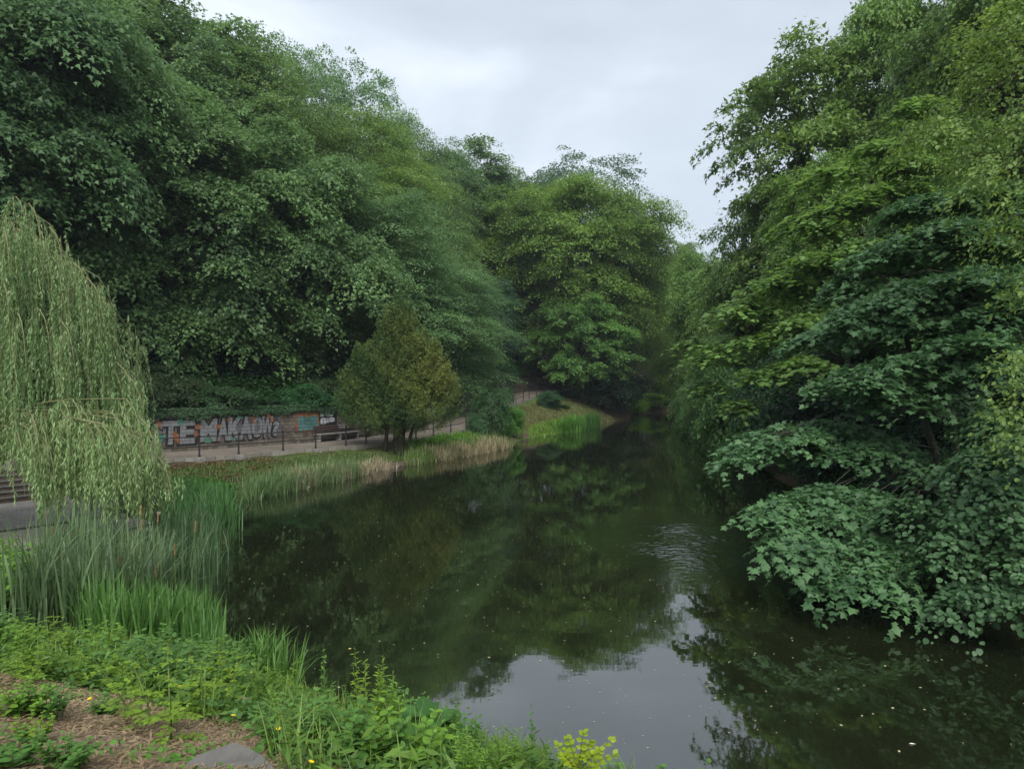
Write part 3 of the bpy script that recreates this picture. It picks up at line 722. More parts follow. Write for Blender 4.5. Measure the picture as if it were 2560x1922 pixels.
def unit(v): return v / np.maximum(np.linalg.norm(v, axis=-1, keepdims=True), 1e-9)
def leaves(P, Nn, T, S, kind, tint):
    """vectorised leaves -> V, faces, attr"""
    tv, tf = TPL[kind]; Nn = unit(Nn); T = unit(T - (T * Nn).sum(1, keepdims=True) * Nn); B = np.cross(T, Nn)
    V = P[:, None] + S[:, None, None] * (tv[None, :, 0, None] * B[:, None] + tv[None, :, 1, None] * T[:, None] + tv[None, :, 2, None] * Nn[:, None])
    n, k = len(P), len(tv)
    F = [(f[None] + (np.arange(n) * k)[:, None, None]).reshape(-1, f.shape[1]) for f in tf]
    return V.reshape(-1, 3), F, np.repeat(tint, k)
def join_leaves(parts):
    V = []; FF = {}; A_ = []; off = 0
    for v, f, a in parts:
        V.append(v); A_.append(a)
        for x in f: FF.setdefault(x.shape[1], []).append(x + off)
        off += len(v)
    return np.concatenate(V), [np.concatenate(x) for x in FF.values()], np.concatenate(A_)
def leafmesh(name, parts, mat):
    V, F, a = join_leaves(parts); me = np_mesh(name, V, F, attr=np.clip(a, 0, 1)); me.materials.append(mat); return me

def plates(rng, C_, D_, Rr, per, size, kind, layer=1.0, up=.75, jit=.38, droop=.45, thick=.16, tint0=None, dens_edge=.6, stretch=.35, hang=.45):
    """leafy sprays: C_ centres, D_ outward directions, Rr radii. Each spray is a drooping disc of leaves."""
    n = len(C_); per = np.maximum(4, (per * (Rr / Rr.mean()) ** 2).astype(int)); idx = np.repeat(np.arange(n), per); m = len(idx)
    Dh = D_.copy(); nc = unit(np.array([0, 0, 1.0]) * up + D_ * (1 - up) + rng.normal(0, .10, (n, 3)))
    a = unit(np.cross(nc, rng.normal(0, 1, (n, 3)))); b = np.cross(nc, a)
    rho = rng.random(m) ** dens_edge; th = rng.random(m) * 2 * np.pi
    # lobed outline so that sprays are not discs
    ph = rng.random(n) * 6.28; k = rng.integers(3, 6, n)
    rr = rho * (1 + .28 * np.sin(k[idx] * th + ph[idx])) * Rr[idx]
    # elongated outward
    dirp = (np.cos(th)[:, None] * a[idx] + np.sin(th)[:, None] * b[idx])
    off = dirp * rr[:, None]
    oh = unit(D_ * np.array([1, 1, .25])); s = (off * oh[idx]).sum(1); off += oh[idx] * (s * stretch)[:, None]
    P = C_[idx] + off + np.array([0, 0, -1.0]) * (droop * (rr ** 2) / Rr[idx])[:, None] + nc[idx] * (rng.normal(0, 1, m) * thick * Rr[idx])[:, None]
    Nn = nc[idx] + dirp * (.55 * rho * droop)[:, None] + rng.normal(0, jit, (m, 3))
    T = dirp * .7 + oh[idx] * .5 + np.array([0, 0, -hang]) + rng.normal(0, .35, (m, 3))
    S = size * rng.uniform(.5, 1.3, m)
    t0 = rng.normal(.5, .16, n) if tint0 is None else tint0
    tint = t0[idx] + rng.normal(0, .15, m) + .3 * (rho - .6)  # outer leaves lighter: young tips, with lit spray tops put into the tint
    return leaves(P, Nn, T, S, kind, tint)

def lobed_crown(rng, a, b, zc, nl=16, nclump=420, lobe_r=.42, zmin=-.8, squash=.85):
    """centres and outward directions of sprays over a crown made of boughs"""
    k = np.arange(nl) + .5; ph = np.arccos(1 - 2 * k / nl); th = np.pi * (1 + 5 ** .5) * k
    d = np.stack([np.cos(th) * np.sin(ph), np.sin(th) * np.sin(ph), np.cos(ph)], 1) + rng.normal(0, .16, (nl, 3)); d = unit(d)
    lc = d * np.array([a, a, b]) * rng.uniform(.48, .74, (nl, 1)); lr = rng.uniform(.75, 1.25, nl) * lobe_r * a
    lc = np.r_[lc, [[0, 0, 0]]]; lr = np.r_[lr, a * .5]
    w_ = lr ** 2 / (lr ** 2).sum(); li = rng.choice(len(lr), nclump * 3, p=w_)
    dd = unit(rng.normal(0, 1, (nclump * 3, 3)) + np.array([0, 0, .35]))
    rad = lr[li] * rng.uniform(.62, 1.22, nclump * 3)
    c = lc[li] + dd * rad[:, None] * np.array([1, 1, squash])
    # drop those buried deep in other boughs
    dist = np.linalg.norm(c[:, None] - lc[None], axis=2) / lr[None]
    dist[np.arange(len(c)), li] = 9
    keep = (dist.min(1) > .72) & (c[:, 2] > zmin * b)
    c = c[keep][:nclump]; dd = dd[keep][:nclump]
    out = unit(dd * .6 + unit(c / np.array([a, a, b])) * .6)
    c = c + np.array([0, 0, zc])
    lc = lc + np.array([0, 0, zc])
    return c, out, lc, lr

def limbs(rng, H, lc, c, r0, name, mat, nt=40, lean=(0, 0), fork=.35, zb=-1.5):
    """trunk, limbs to every bough, twigs to some sprays; one tapering wooden mesh"""
    b = MB(); top = lc[:, 2].max(); zf = H * fork
    tp = [(0, 0, zb), (0, 0, 0)]; nseg = 6; path_ = []
    for i in range(nseg + 1):
        t = i / nseg; z = top * .92 * t; path_.append(Vector((lean[0] * t + rng.normal(0, .12) * t * 2, lean[1] * t + rng.normal(0, .12) * t * 2, z)))
    pts = [Vector((0, 0, zb))] + path_; rad = [r0 * 1.5, r0 * 1.15] + [r0 * (1 - .86 * (i / nseg)) for i in range(1, nseg + 1)]
    b.tube(pts, rad, 9)
    for q in lc:
        q = Vector(q); zs = max(zf * .6, min(top * .85, q.z - (Vector((q.x, q.y, 0)).length) * .75)); t = zs / (top * .92) * nseg
        i = min(int(t), nseg - 1); s = path_[i].lerp(path_[i + 1], t - i)
        if (q - s).length < .5: continue
        m1 = s.lerp(q, .4) + Vector((rng.normal(0, .2), rng.normal(0, .2), -.06 * (q - s).length)); m2 = s.lerp(q, .75) + Vector((rng.normal(0, .25), rng.normal(0, .25), .1))
        rr = r0 * .34; b.tube([s, m1, m2, q], [rr, rr * .75, rr * .5, rr * .22], 6)
        near = np.argsort(np.linalg.norm(c - np.array(q), axis=1))[:max(2, nt // len(lc) * 3)]
        for j in near[::2]:
            e_ = Vector(c[j]); k_ = m2.lerp(e_, .55) + Vector((rng.normal(0, .15), rng.normal(0, .15), .12))
            b.tube([m2, k_, e_], [rr * .32, rr * .2, .015], 4, cap=False)
    bm = b.bm; me = bpy.data.meshes.new(name); bm.to_mesh(me); bm.free(); me.materials.append(mat)
    me.polygons.foreach_set('use_smooth', [True] * len(me.polygons)); return me

# ---- tree kinds (height about 20 m, base at z = 0)
PROTO = {}
def proto(key, seed, H, a, b, zc, nl, ncl, per, rc, size, kind, mat='leaf', bark='bark', r0=.32, **kw):
    rng = np.random.default_rng(seed)
    lk = {k: kw.pop(k) for k in ('lobe_r', 'zmin', 'squash') if k in kw}; fork = kw.pop('fork', .35); inner = kw.pop('inner', .0)
    c, o_, lc, lr = lobed_crown(rng, a, b, zc, nl, ncl, **lk)
    Rr = np.clip(np.exp(rng.normal(-.05, .38, len(c))), .35, 1.9) * rc
    hgt = (c[:, 2] - c[:, 2].min()) / np.ptp(c[:, 2]); li = np.argmin(np.linalg.norm(c[:, None] - lc[None], axis=2) / lr[None], axis=1)
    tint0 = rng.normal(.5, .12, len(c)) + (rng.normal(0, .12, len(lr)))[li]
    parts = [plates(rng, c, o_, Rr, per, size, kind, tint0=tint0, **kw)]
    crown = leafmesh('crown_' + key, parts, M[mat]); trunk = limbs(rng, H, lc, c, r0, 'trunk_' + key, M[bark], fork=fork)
    PROTO[key] = (crown, trunk, float(c[:, 2].max() + rc * .3), a + rc * .4)
proto('maple', 1, 20, 7.2, 9.2, 10.2, 26, 640, 210, .95, .21, 'star', up=.66, jit=.36, droop=.5, zmin=-1.02, lobe_r=.36, thick=.13)
proto('mapleb', 2, 20, 7.0, 9.4, 10.0, 24, 680, 200, .9, .2, 'star', up=.64, jit=.36, droop=.5, zmin=-1.02, lobe_r=.36, thick=.13)
proto('beech', 3, 20, 6.6, 9.4, 9.8, 30, 900, 150, .85, .15, 'kite', up=.78, jit=.34, droop=.4, thick=.11, zmin=-1.02, lobe_r=.34, stretch=.55)
proto('ash', 4, 20, 7.4, 9.2, 10.4, 30, 850, 170, .85, .15, 'kite', up=.72, jit=.38, droop=.4, thick=.13, zmin=-1.0, lobe_r=.32, stretch=.45)
proto('locust', 5, 20, 9.0, 9.2, 10.4, 34, 1150, 190, .9, .17, 'kite', up=.7, jit=.38, droop=.35, thick=.15, lobe_r=.26, zmin=-1.0)
proto('open', 6, 20, 6.6, 6.8, 12.6, 28, 430, 60, .5, .17, 'kite', up=.4, jit=.5, droop=.1, thick=.2, lobe_r=.3, zmin=-.7, r0=.25, hang=0)
proto('chestnut', 7, 20, 7.6, 8.8, 10.6, 30, 560, 105, .68, .24, 'star', up=.65, jit=.4, droop=.3, thick=.2, lobe_r=.26, fork=.2, zmin=-.9, hang=.1)
proto('bush', 8, 4, 2.2, 2.0, 1.95, 12, 150, 110, .48, .15, 'kite', up=.5, jit=.45, droop=.4, r0=.07, thick=.2)
proto('bushfine', 9, 4, 2.2, 2.1, 1.95, 14, 170, 130, .42, .11, 'kite', up=.5, jit=.5, droop=.4, r0=.07, thick=.2)

def add_tree(name, key, x, y, ztop, rad, color, label, cat='tree', rz=0, group=None, zg=None, sink=0):
    crown, trunk, pt, pr_ = PROTO[key]; z0 = (gz(x, y) if zg is None else zg) - sink
    root = empty(name, (x, y, z0), rz); s = rad / pr_; sz = (ztop - z0) / pt; root.scale = (s, s, sz)
    tag(root, label, cat, group)
    c = link('crown', crown, None, root); c.color = (*color, 1); t = link('trunk', trunk, None, root); t.color = (1, 1, 1, 1)
    return root
def T_(name, key, px, D, ytop, rpx, color, label, **kw):
    p = at(px, ytop, D); return add_tree(name, key, p.x, D, p.z, rpx * D / FPX, color, label, **kw)

# left wood: front row hanging over the wall, middle, skyline row
G0 = (1.1, 1.2, 1.08); G1 = (1.25, 1.3, 1.05); G2 = (1.4, 1.38, .95); G3 = (1.5, 1.45, .85); G4 = (1.5, 1.45, .8); GD = (.5, .65, .75); GS = (1.4, 1.48, 1.3)  # GD: shadow of the dark gaps put into the leaf colour
TREES = [
 ('maple_tree', 'maple', -30, 38, -250, 430, G0, 'dark maple filling the far left edge behind the willow', 0.3),
 ('maple_tree', 'mapleb', 235, 43, 60, 330, G1, 'big maple with tiered boughs behind the willow tip, left of the graffiti', 1.1),
 ('maple_tree', 'maple', 500, 47, 230, 320, G1, 'broad maple whose low boughs hang over the MAKAO graffiti', 2.4),
 ('maple_tree', 'mapleb', 735, 51, 330, 270, G1, 'maple with drooping boughs directly above the benches', 3.9),
 ('beech_tree', 'beech', 925, 58, 470, 250, GS, 'grey-green beech with feathery sprays behind the golden yew', .8),
 ('beech_tree', 'beech', 1095, 66, 640, 200, GS, 'lower silvery beech reaching right over the path bend', 2.2),
 ('maple_tree', 'mapleb', 90, 54, -250, 380, G2, 'tall yellowish maple cut off by the top left corner', 5.0),
 ('maple_tree', 'maple', 420, 57, -60, 330, G1, 'tall maple topping the left skyline beside the cloud gap', 4.2),
 ('ash_tree', 'ash', 640, 60, 120, 270, G2, 'ash with upright top just right of the highest left skyline', 1.3),
 ('ash_tree', 'ash', 880, 66, 250, 270, G3, 'bright yellow-green ash above the yew on the left slope', 3.0),
 ('ash_tree', 'ash', 1020, 76, 350, 190, G2, 'green ash stepping down the left skyline behind the beeches', 5.5),
 ('maple_tree', 'mapleb', 1165, 100, 420, 150, G0, 'dark tree filling the hollow left of the round bright tree', 2.0),
 ('poplar_tree', 'open', 690, 74, 90, 200, GS, 'thin-topped tree poking above the left skyline at its middle', .5),
 ('poplar_tree', 'open', 850, 80, 140, 190, GS, 'silvery open-crowned tree on the left skyline', 2.6),
 ('ash_tree', 'ash', 1010, 90, 262, 200, G1, 'round-topped tree on the skyline right of the silvery one', 4.4),
 ('maple_tree', 'maple', 1150, 102, 352, 200, G1, 'last skyline tree before the round bright tree', 1.0),
 ('dark_tree', 'beech', 1215, 80, 690, 95, GD, 'beech above the upper path wall with shadow put into its leaf colour', 3.3),
 ('locust_tree', 'locust', 1420, 95, 440, 275, (1.5, 1.5, .7), 'big round bright green tree in the centre above the dry bank', .4),
 ('locust_tree', 'locust', 1562, 104, 500, 140, (1.35, 1.4, .7), 'right shoulder of bright green foliage beside the sky gap', 2.4),
 ('sparse_tree', 'open', 1440, 122, 385, 225, (.9, .95, 1.1), 'sparse grey-green tree showing through above the round bright tree', 1.7),
 ('maple_tree', 'maple', 1300, 118, 410, 150, G2, 'tree at the left foot of the sparse skyline crown', 3.7),
 ('maple_tree', 'chestnut', 1455, 88, 720, 150, (1.35, 1.6, .9), 'low bright bough-heavy tree overhanging the dark water corner', 1.9),
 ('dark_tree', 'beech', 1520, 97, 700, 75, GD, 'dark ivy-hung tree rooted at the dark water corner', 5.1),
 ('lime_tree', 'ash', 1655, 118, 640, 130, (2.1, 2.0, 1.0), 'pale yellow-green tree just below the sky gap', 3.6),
 ('lime_tree', 'mapleb', 1690, 132, 610, 100, (1.5, 1.5, 1.0), 'farthest tree seen at the foot of the sky gap', .9),
 ('lime_tree', 'ash', 1745, 98, 690, 120, (1.7, 1.7, 1.0), 'green tree behind the far end of the water', 2.8),
 ('lime_tree', 'mapleb', 1800, 82, 620, 140, (1.5, 1.55, .95), 'mid-green tree on the right bank near the lake end', 4.9),
 # right side
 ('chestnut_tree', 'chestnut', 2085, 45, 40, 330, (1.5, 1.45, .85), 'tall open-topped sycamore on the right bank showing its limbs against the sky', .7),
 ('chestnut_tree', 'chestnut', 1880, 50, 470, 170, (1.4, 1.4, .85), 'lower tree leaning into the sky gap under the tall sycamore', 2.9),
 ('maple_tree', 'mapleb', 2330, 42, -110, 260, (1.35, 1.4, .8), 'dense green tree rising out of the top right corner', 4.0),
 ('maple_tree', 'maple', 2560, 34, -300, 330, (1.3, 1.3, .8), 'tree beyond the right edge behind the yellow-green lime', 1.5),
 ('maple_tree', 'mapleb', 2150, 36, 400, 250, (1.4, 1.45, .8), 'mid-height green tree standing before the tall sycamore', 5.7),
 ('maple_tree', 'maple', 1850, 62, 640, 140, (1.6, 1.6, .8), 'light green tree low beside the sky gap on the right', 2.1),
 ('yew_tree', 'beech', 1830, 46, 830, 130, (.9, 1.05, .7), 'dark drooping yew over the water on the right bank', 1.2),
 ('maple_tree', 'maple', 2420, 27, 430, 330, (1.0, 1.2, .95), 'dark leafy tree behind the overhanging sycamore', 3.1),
]
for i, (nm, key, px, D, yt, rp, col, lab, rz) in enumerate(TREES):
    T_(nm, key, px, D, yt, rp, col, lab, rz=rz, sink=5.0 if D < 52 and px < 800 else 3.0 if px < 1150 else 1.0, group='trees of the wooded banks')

# ---- understorey shrubs behind and above the wall, and along the banks
rs = np.random.default_rng(77)
nsh = 0
shrub_places = [(u, 1.4 + (k % 2) * 1.6) for k, u in enumerate(np.arange(1.5, 66, 2.9))]
where = ['over the wall'] 
for u, dn in shrub_places:
    k = int(u / .5)
    if k >= len(WL): break
    p = WL[k]; nn = NL[k]; x = p[0] + nn[0] * dn; y = p[1] + nn[1] * dn; r = rs.uniform(1.7, 2.5)
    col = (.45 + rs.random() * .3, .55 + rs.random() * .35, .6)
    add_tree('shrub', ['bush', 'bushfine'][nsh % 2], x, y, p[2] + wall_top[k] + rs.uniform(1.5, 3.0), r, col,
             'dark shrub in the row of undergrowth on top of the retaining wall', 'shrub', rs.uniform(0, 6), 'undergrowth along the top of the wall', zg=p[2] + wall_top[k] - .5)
    nsh += 1
SHR = [  # px, D, ytop, rpx, colour (shaded bushes carry their shade in it), kind, label
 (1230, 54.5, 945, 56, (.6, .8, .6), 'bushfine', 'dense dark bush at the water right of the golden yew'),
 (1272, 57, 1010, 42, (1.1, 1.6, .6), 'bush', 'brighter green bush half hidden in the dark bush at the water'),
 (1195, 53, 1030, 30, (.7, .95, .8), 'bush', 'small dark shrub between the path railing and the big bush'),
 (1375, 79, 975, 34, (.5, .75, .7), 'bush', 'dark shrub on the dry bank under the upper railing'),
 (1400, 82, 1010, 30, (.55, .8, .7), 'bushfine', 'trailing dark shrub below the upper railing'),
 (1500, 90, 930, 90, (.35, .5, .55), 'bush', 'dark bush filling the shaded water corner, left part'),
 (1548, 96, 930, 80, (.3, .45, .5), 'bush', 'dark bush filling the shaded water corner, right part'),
 (1584, 108, 990, 40, (3.0, 3.0, 1.1), 'bush', 'yellow-green bush at the far waterline, bright light put into its leaf colour'),  # raised leaf colour stands in for daylight blocked by the trees
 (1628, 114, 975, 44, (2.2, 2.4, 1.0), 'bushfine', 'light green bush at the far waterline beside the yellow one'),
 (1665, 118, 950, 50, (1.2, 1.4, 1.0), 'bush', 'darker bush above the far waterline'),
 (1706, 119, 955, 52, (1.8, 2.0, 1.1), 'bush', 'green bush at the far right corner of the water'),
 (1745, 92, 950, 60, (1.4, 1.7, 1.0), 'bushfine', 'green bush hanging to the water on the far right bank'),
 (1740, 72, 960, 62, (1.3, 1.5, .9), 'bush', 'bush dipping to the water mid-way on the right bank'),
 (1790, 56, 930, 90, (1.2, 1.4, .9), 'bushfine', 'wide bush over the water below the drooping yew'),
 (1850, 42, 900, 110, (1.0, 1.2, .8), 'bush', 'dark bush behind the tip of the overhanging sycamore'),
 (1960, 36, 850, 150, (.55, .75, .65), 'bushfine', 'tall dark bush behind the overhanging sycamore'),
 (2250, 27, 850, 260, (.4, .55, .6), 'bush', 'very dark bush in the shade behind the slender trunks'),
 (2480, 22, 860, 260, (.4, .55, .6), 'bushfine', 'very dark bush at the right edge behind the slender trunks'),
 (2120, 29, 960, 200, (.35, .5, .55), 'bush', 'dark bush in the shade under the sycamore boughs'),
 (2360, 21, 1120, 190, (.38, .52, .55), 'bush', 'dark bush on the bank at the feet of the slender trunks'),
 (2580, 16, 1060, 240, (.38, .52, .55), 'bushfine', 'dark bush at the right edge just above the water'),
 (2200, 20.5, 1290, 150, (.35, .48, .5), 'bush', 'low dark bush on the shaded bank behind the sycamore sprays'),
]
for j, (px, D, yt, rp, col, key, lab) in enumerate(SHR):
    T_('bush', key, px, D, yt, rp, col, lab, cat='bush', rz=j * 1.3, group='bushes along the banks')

# ---- near right bank: sycamore with slender trunks whose sprays overhang the water
def spray_tree(name, label, cat, trunks, sprays, size, kind, mat, color, per, seed, bark='barkpale', droop=.5, up=.85, jit=.28, thick=.08, sub=.55):
    """trunks: lists of points with radii; sprays: (x, y, z, r) big leafy boughs, each split into overlapping small sprays"""
    rng = np.random.default_rng(seed); o0 = Vector(trunks[0][0][0]); o0.z = gz(o0.x, o0.y)
    root = empty(name, o0); tag(root, label, cat)
    Cc, Dd, Rr = [], [], []; b = MB()
    for pts, rad in trunks: b.tube([Vector(p) - o0 for p in pts], rad, 8)
    allp = [Vector(p) for pts, _ in trunks for p in pts[1:]]
    for (x, y, z, r) in sprays:
        q = Vector((x, y, z)); s = min(allp, key=lambda v: (v - q).length + max(0, v.z - q.z) * .5); dv = np.array(q - s); dv[2] *= .2; dv = unit(dv[None])[0] if np.linalg.norm(dv) > .1 else np.array([-.7, -.7, 0])
        m1 = s.lerp(q, .5) + Vector((0, 0, .12 * (q - s).length)); b.tube([s - o0, m1 - o0, q - o0], [.02, .013, .006], 5)
        n = max(3, int(9 * r * r)); th = rng.random(n) * 6.28; rho = np.sqrt(rng.random(n)) * r * .8
        for t, h_ in zip(th, rho):
            c = np.array([x + h_ * math.cos(t), y + h_ * math.sin(t), z - .38 * h_ * h_ / r + rng.normal(0, .05) * r + .1])
            Cc.append(c - np.array(o0)); dd = np.array([math.cos(t), math.sin(t), 0]) * .7 + dv * .7; Dd.append(dd); Rr.append(sub * rng.uniform(.6, 1.3))
            if rng.random() < .5: b.tube([q - o0, Vector(c) - o0], [.009, .004], 4, cap=False)
    Cc = np.array(Cc); Dd = unit(np.array(Dd)); Rr = np.array(Rr)
    me = leafmesh('crown', [plates(rng, Cc, Dd, Rr, per, size, kind, up=up, jit=jit, droop=droop, thick=thick)], M[mat])
    c = link('crown', me, None, root); c.color = (*color, 1)
    b.build('trunk', M[bark], root, smooth=True)
    return root
def sp(px, py, D, r): p = at(px, py, D); return (p.x, p.y, p.z, r)
syc_trunks = [([(12.0, 19.2, .6), at(2372, 1240, 19.3), at(2335, 1120, 19.2), at(2303, 1030, 19), at(2280, 900, 18.6), at(2230, 700, 18.4)], [.13, .11, .1, .09, .07, .03]),
              ([(12.6, 19.8, .8), at(2400, 1200, 19.8), at(2385, 1080, 19.7), at(2375, 960, 19.5), at(2340, 760, 19.2), at(2330, 560, 19)], [.10, .09, .085, .08, .06, .02])]
sprays = [sp(1960, 1080, 17.5, 1.35), sp(2060, 1065, 18.5, 1.3), sp(1890, 1120, 17.2, .7), sp(2130, 1100, 17.5, 1.0), 
          sp(2060, 1230, 15.8, 1.2), sp(1985, 1260, 15.4, .8), sp(2160, 1250, 15.6, 1.2), sp(1945, 1300, 15.0, .4), sp(2000, 1340, 14.6, .8), sp(2120, 1340, 14.8, .95), sp(2230, 1290, 15.8, .9),
          sp(2120, 1425, 13.9, .62), sp(2200, 1430, 13.7, .6), 
          sp(2210, 920, 16.8, 1.1), sp(2320, 890, 16.2, 1.1), sp(2420, 850, 15.8, 1.1), sp(2150, 950, 17.2, .8), sp(2250, 990, 16.6, .75), sp(2480, 900, 15.5, .7), sp(2350, 960, 17.5, .7),
          sp(2180, 770, 18.2, 1.3), sp(2300, 720, 17.6, 1.3), sp(2420, 690, 17, 1.3), sp(2520, 740, 16.2, 1.1), sp(2080, 830, 19.5, 1.0), sp(2260, 800, 17, 1.0), sp(2400, 770, 16.5, 1.0),
          sp(2250, 610, 19.2, 1.4), sp(2380, 570, 18.4, 1.3), sp(2500, 580, 17.5, 1.3), sp(2130, 700, 20.3, 1.1), sp(2450, 480, 19, 1.2), sp(2330, 500, 20, 1.2),
          sp(2440, 1000, 18.5, .6), sp(2230, 1130, 18.8, .6), sp(2300, 1330, 17.5, .6)]
spray_tree('sycamore_tree', 'dark sycamore with slender pale trunks, its tiered boughs overhanging the water on the right', 'tree', syc_trunks, sprays, .155, 'maple', 'leafglossy', (1.2, 1.32, 1.05), 150, 11, jit=.42)
# brighter maple saplings behind it
mt = [([(13.5, 27, 1.2), at(2120, 900, 26.5), at(2140, 700, 26), at(2165, 600, 25.8)], [.10, .08, .06, .02])]
ms_ = [sp(1860, 760, 27, 1.3), sp(1950, 700, 26.5, 1.5), sp(2060, 640, 26, 1.6), sp(2170, 610, 25.5, 1.5), sp(1900, 840, 26.5, 1.2), sp(1800, 880, 27, .9), sp(2000, 800, 25.5, 1.4), sp(2110, 770, 25, 1.3),
       sp(2010, 560, 27, 1.4), sp(2120, 500, 26.5, 1.5), sp(2230, 470, 26, 1.5), sp(2060, 430, 27.5, 1.2), sp(2180, 370, 27, 1.2), sp(2300, 400, 26, 1.4), sp(1780, 960, 27.5, .7), sp(1900, 930, 26, 1.1), sp(2010, 900, 25, 1.1), sp(1840, 1010, 26, .8),
       sp(2340, 560, 25.5, 1.4), sp(2400, 320, 26, 1.4), sp(2290, 270, 27, 1.2), sp(1745, 850, 28, .8)]
spray_tree('maple_sapling', 'light green young maple with see-through tiers behind the dark sycamore', 'tree', mt, ms_, .2, 'maple', 'leaf', (1.45, 1.5, .85), 62, 12, sub=.6)
# rounded-leaf lime shrub in the lower right corner
ht = [([(12.2, 13.2, .4), (11.2, 13.2, 1.6), (10.6, 13, 3.0)], [.08, .06, .02])]
hs_ = [sp(2330, 1180, 14.5, .8), sp(2440, 1140, 14, .9), sp(2520, 1200, 13.2, .9), sp(2300, 1260, 14.2, .6), sp(2400, 1270, 13.6, .8), sp(2500, 1300, 12.8, .8), sp(2360, 1340, 13.4, .7), sp(2450, 1380, 12.8, .7), sp(2540, 1400, 12.2, .7),
       sp(2290, 1380, 13.8, .4), sp(2240, 1410, 14, .3), sp(2380, 1450, 13, .5), sp(2480, 1470, 12.2, .55), sp(2430, 1500, 12.4, .45), sp(2540, 1510, 11.8, .5), sp(2570, 1100, 13, .8), sp(2460, 1050, 15, .7), sp(2180, 1350, 15, .3), sp(2340, 1410, 12.9, .45)]
spray_tree('hazel_shrub', 'round-leaved shrub drooping to the water in the lower right corner', 'shrub', ht, hs_, .105, 'round', 'leafglossy', (1.0, 1.1, .9), 150, 13, droop=.7, jit=.36, thick=.16, up=.7, sub=.42)
# yellow-green lime at the top right, nearest tree
lt = [([(13.2, 13.6, 1.5), (12.6, 13.5, 5), (11.8, 13.3, 8), (10.8, 13.0, 10.5), (9.8, 12.8, 12.5)], [.35, .3, .24, .16, .05])]
ls_ = [sp(2330, 330, 15, .9), sp(2420, 260, 14.5, 1.0), sp(2500, 170, 14, 1.1), sp(2440, 120, 14.5, .9), sp(2540, 60, 13.8, 1.0), sp(2380, 190, 15, .7), sp(2470, 340, 13.5, 1.0), sp(2560, 270, 12.8, 1.1), sp(2400, 380, 14, .7),
       sp(2350, 290, 14.5, .6), sp(2520, 420, 12.6, .9), sp(2450, 470, 13, .6), sp(2560, 500, 12, .7), sp(2440, 390, 13.4, .5), sp(2490, 560, 12.6, .4), sp(2560, 600, 12, .45), sp(2550, 20, 14.5, 1.1), sp(2480, 40, 15, .9),
       sp(2530, 905, 11.8, .35), sp(2570, 960, 11.6, .4), sp(2520, 1030, 11.8, .25), sp(2560, 1080, 11.6, .28), sp(2570, 700, 12, .35), sp(2330, 320, 14, .5)]
spray_tree('lime_tree', 'yellow-green lime tree with pale seed bracts reaching in at the top right edge', 'tree', lt, ls_, .08, 'oval', 'leaf', (1.75, 1.6, .9), 105, 14, droop=.9, jit=.45, thick=.22, up=.6, sub=.42)

# ---- golden yew by the water
def conifer(name, label, px, ybase, D, tops, seed):
    rng = np.random.default_rng(seed); p = at(px, ybase, D); zg = gz(p.x, p.y); o0 = Vector((p.x, p.y, zg)); root = empty(name, o0); tag(root, label, 'tree')
    b = MB(); P, Nn, T, S, tn = [], [], [], [], []
    for (tx, tz0, tz1, rr, n, gold) in tops:       # cones of foliage
        for _ in range(n):
            t = rng.random() ** .75; z = tz0 + (tz1 - tz0) * t; prof = (1 - t) ** .7 * min(1, .45 + t * 3.2)
            th = rng.random() * 6.283; lob = 1 + .22 * math.sin(3 * th + z * 1.7 + tx) + .16 * math.sin(7 * th - z * 2.9)
            q = rr * prof * lob * (rng.random() ** .33); c = np.array([tx + q * math.cos(th), q * math.sin(th), z + .12 * q])
            dirn = np.array([math.cos(th), math.sin(th), .75 + .9 * t]); dirn /= np.linalg.norm(dirn)
            m = 72; s = rng.random(m) * .85 * (1 + .4 * t)
            P.append(c + dirn * s[:, None] + rng.normal(0, .09, (m, 3)) * (1.3 - s / 1.2)[:, None]); Nn.append(rng.normal(0, .8, (m, 3)) + np.array([0, 0, .6])); T.append(dirn * .9 + rng.normal(0, .5, (m, 3)) + np.array([0, 0, -.1]))
            S.append(rng.uniform(.09, .19, m)); g_ = gold(tx + q * math.cos(th), q * math.sin(th), z); tn.append(np.full(m, g_) + rng.normal(0, .09, m))
    V = leafmesh('crown', [leaves(np.concatenate(P), np.concatenate(Nn), np.concatenate(T), np.concatenate(S), 'slim', np.concatenate(tn))], M['goldneedle'])
    link('crown', V, None, root)
    for (x0, x1, h, r) in ((-.55, -.25, 4.8, .11), (.35, .7, 6.5, .2), (.75, 1.3, 3.6, .1), (.15, .2, 4.5, .12)):
        b.tube([(x0, 0, -.3), (x0 + (x1 - x0) * .4, .1, h * .3), (x1, .1, h * .6), (x1 * .6, 0, h)], [r * 1.2, r, r * .7, r * .3], 8)
    b.build('trunk', M['bark'], root, smooth=True); return root
M['goldneedle'] = leaf_material('yew_needle', (.045, .10, .030), (.21, .235, .05), trans=.12, rough=.6, spec=.2, objcol=False)
gold = lambda x, y, z: .16 + .55 * math.exp(-((x - 2.2) / 1.3) ** 2 - ((z - 3.6) / 1.5) ** 2) + .26 * math.exp(-((x - .9) / 1.2) ** 2 - ((z - 5.6) / 1.6) ** 2) + .12 * math.sin(x * 2.3 + z * 1.9)
yt = [(.3, .9, 8.0, 1.9, 560, gold), (-1.5, 1.0, 5.6, 1.7, 330, gold), (1.9, 1.1, 5.9, 1.9, 400, gold), (.2, .9, 5.0, 2.5, 420, gold), (-.7, 3.0, 6.4, .8, 70, gold), (1.2, 3.5, 6.8, .9, 80, gold), (-2.5, 2.0, 4.0, .8, 60, gold), (3.0, 1.6, 3.9, .8, 60, gold), (.35, 5, 8.9, .5, 40, gold)]
conifer('yew_tree', 'golden-tipped bushy yew standing at the water in front of the path railing', 985, 1135, 42.0, yt, 21)

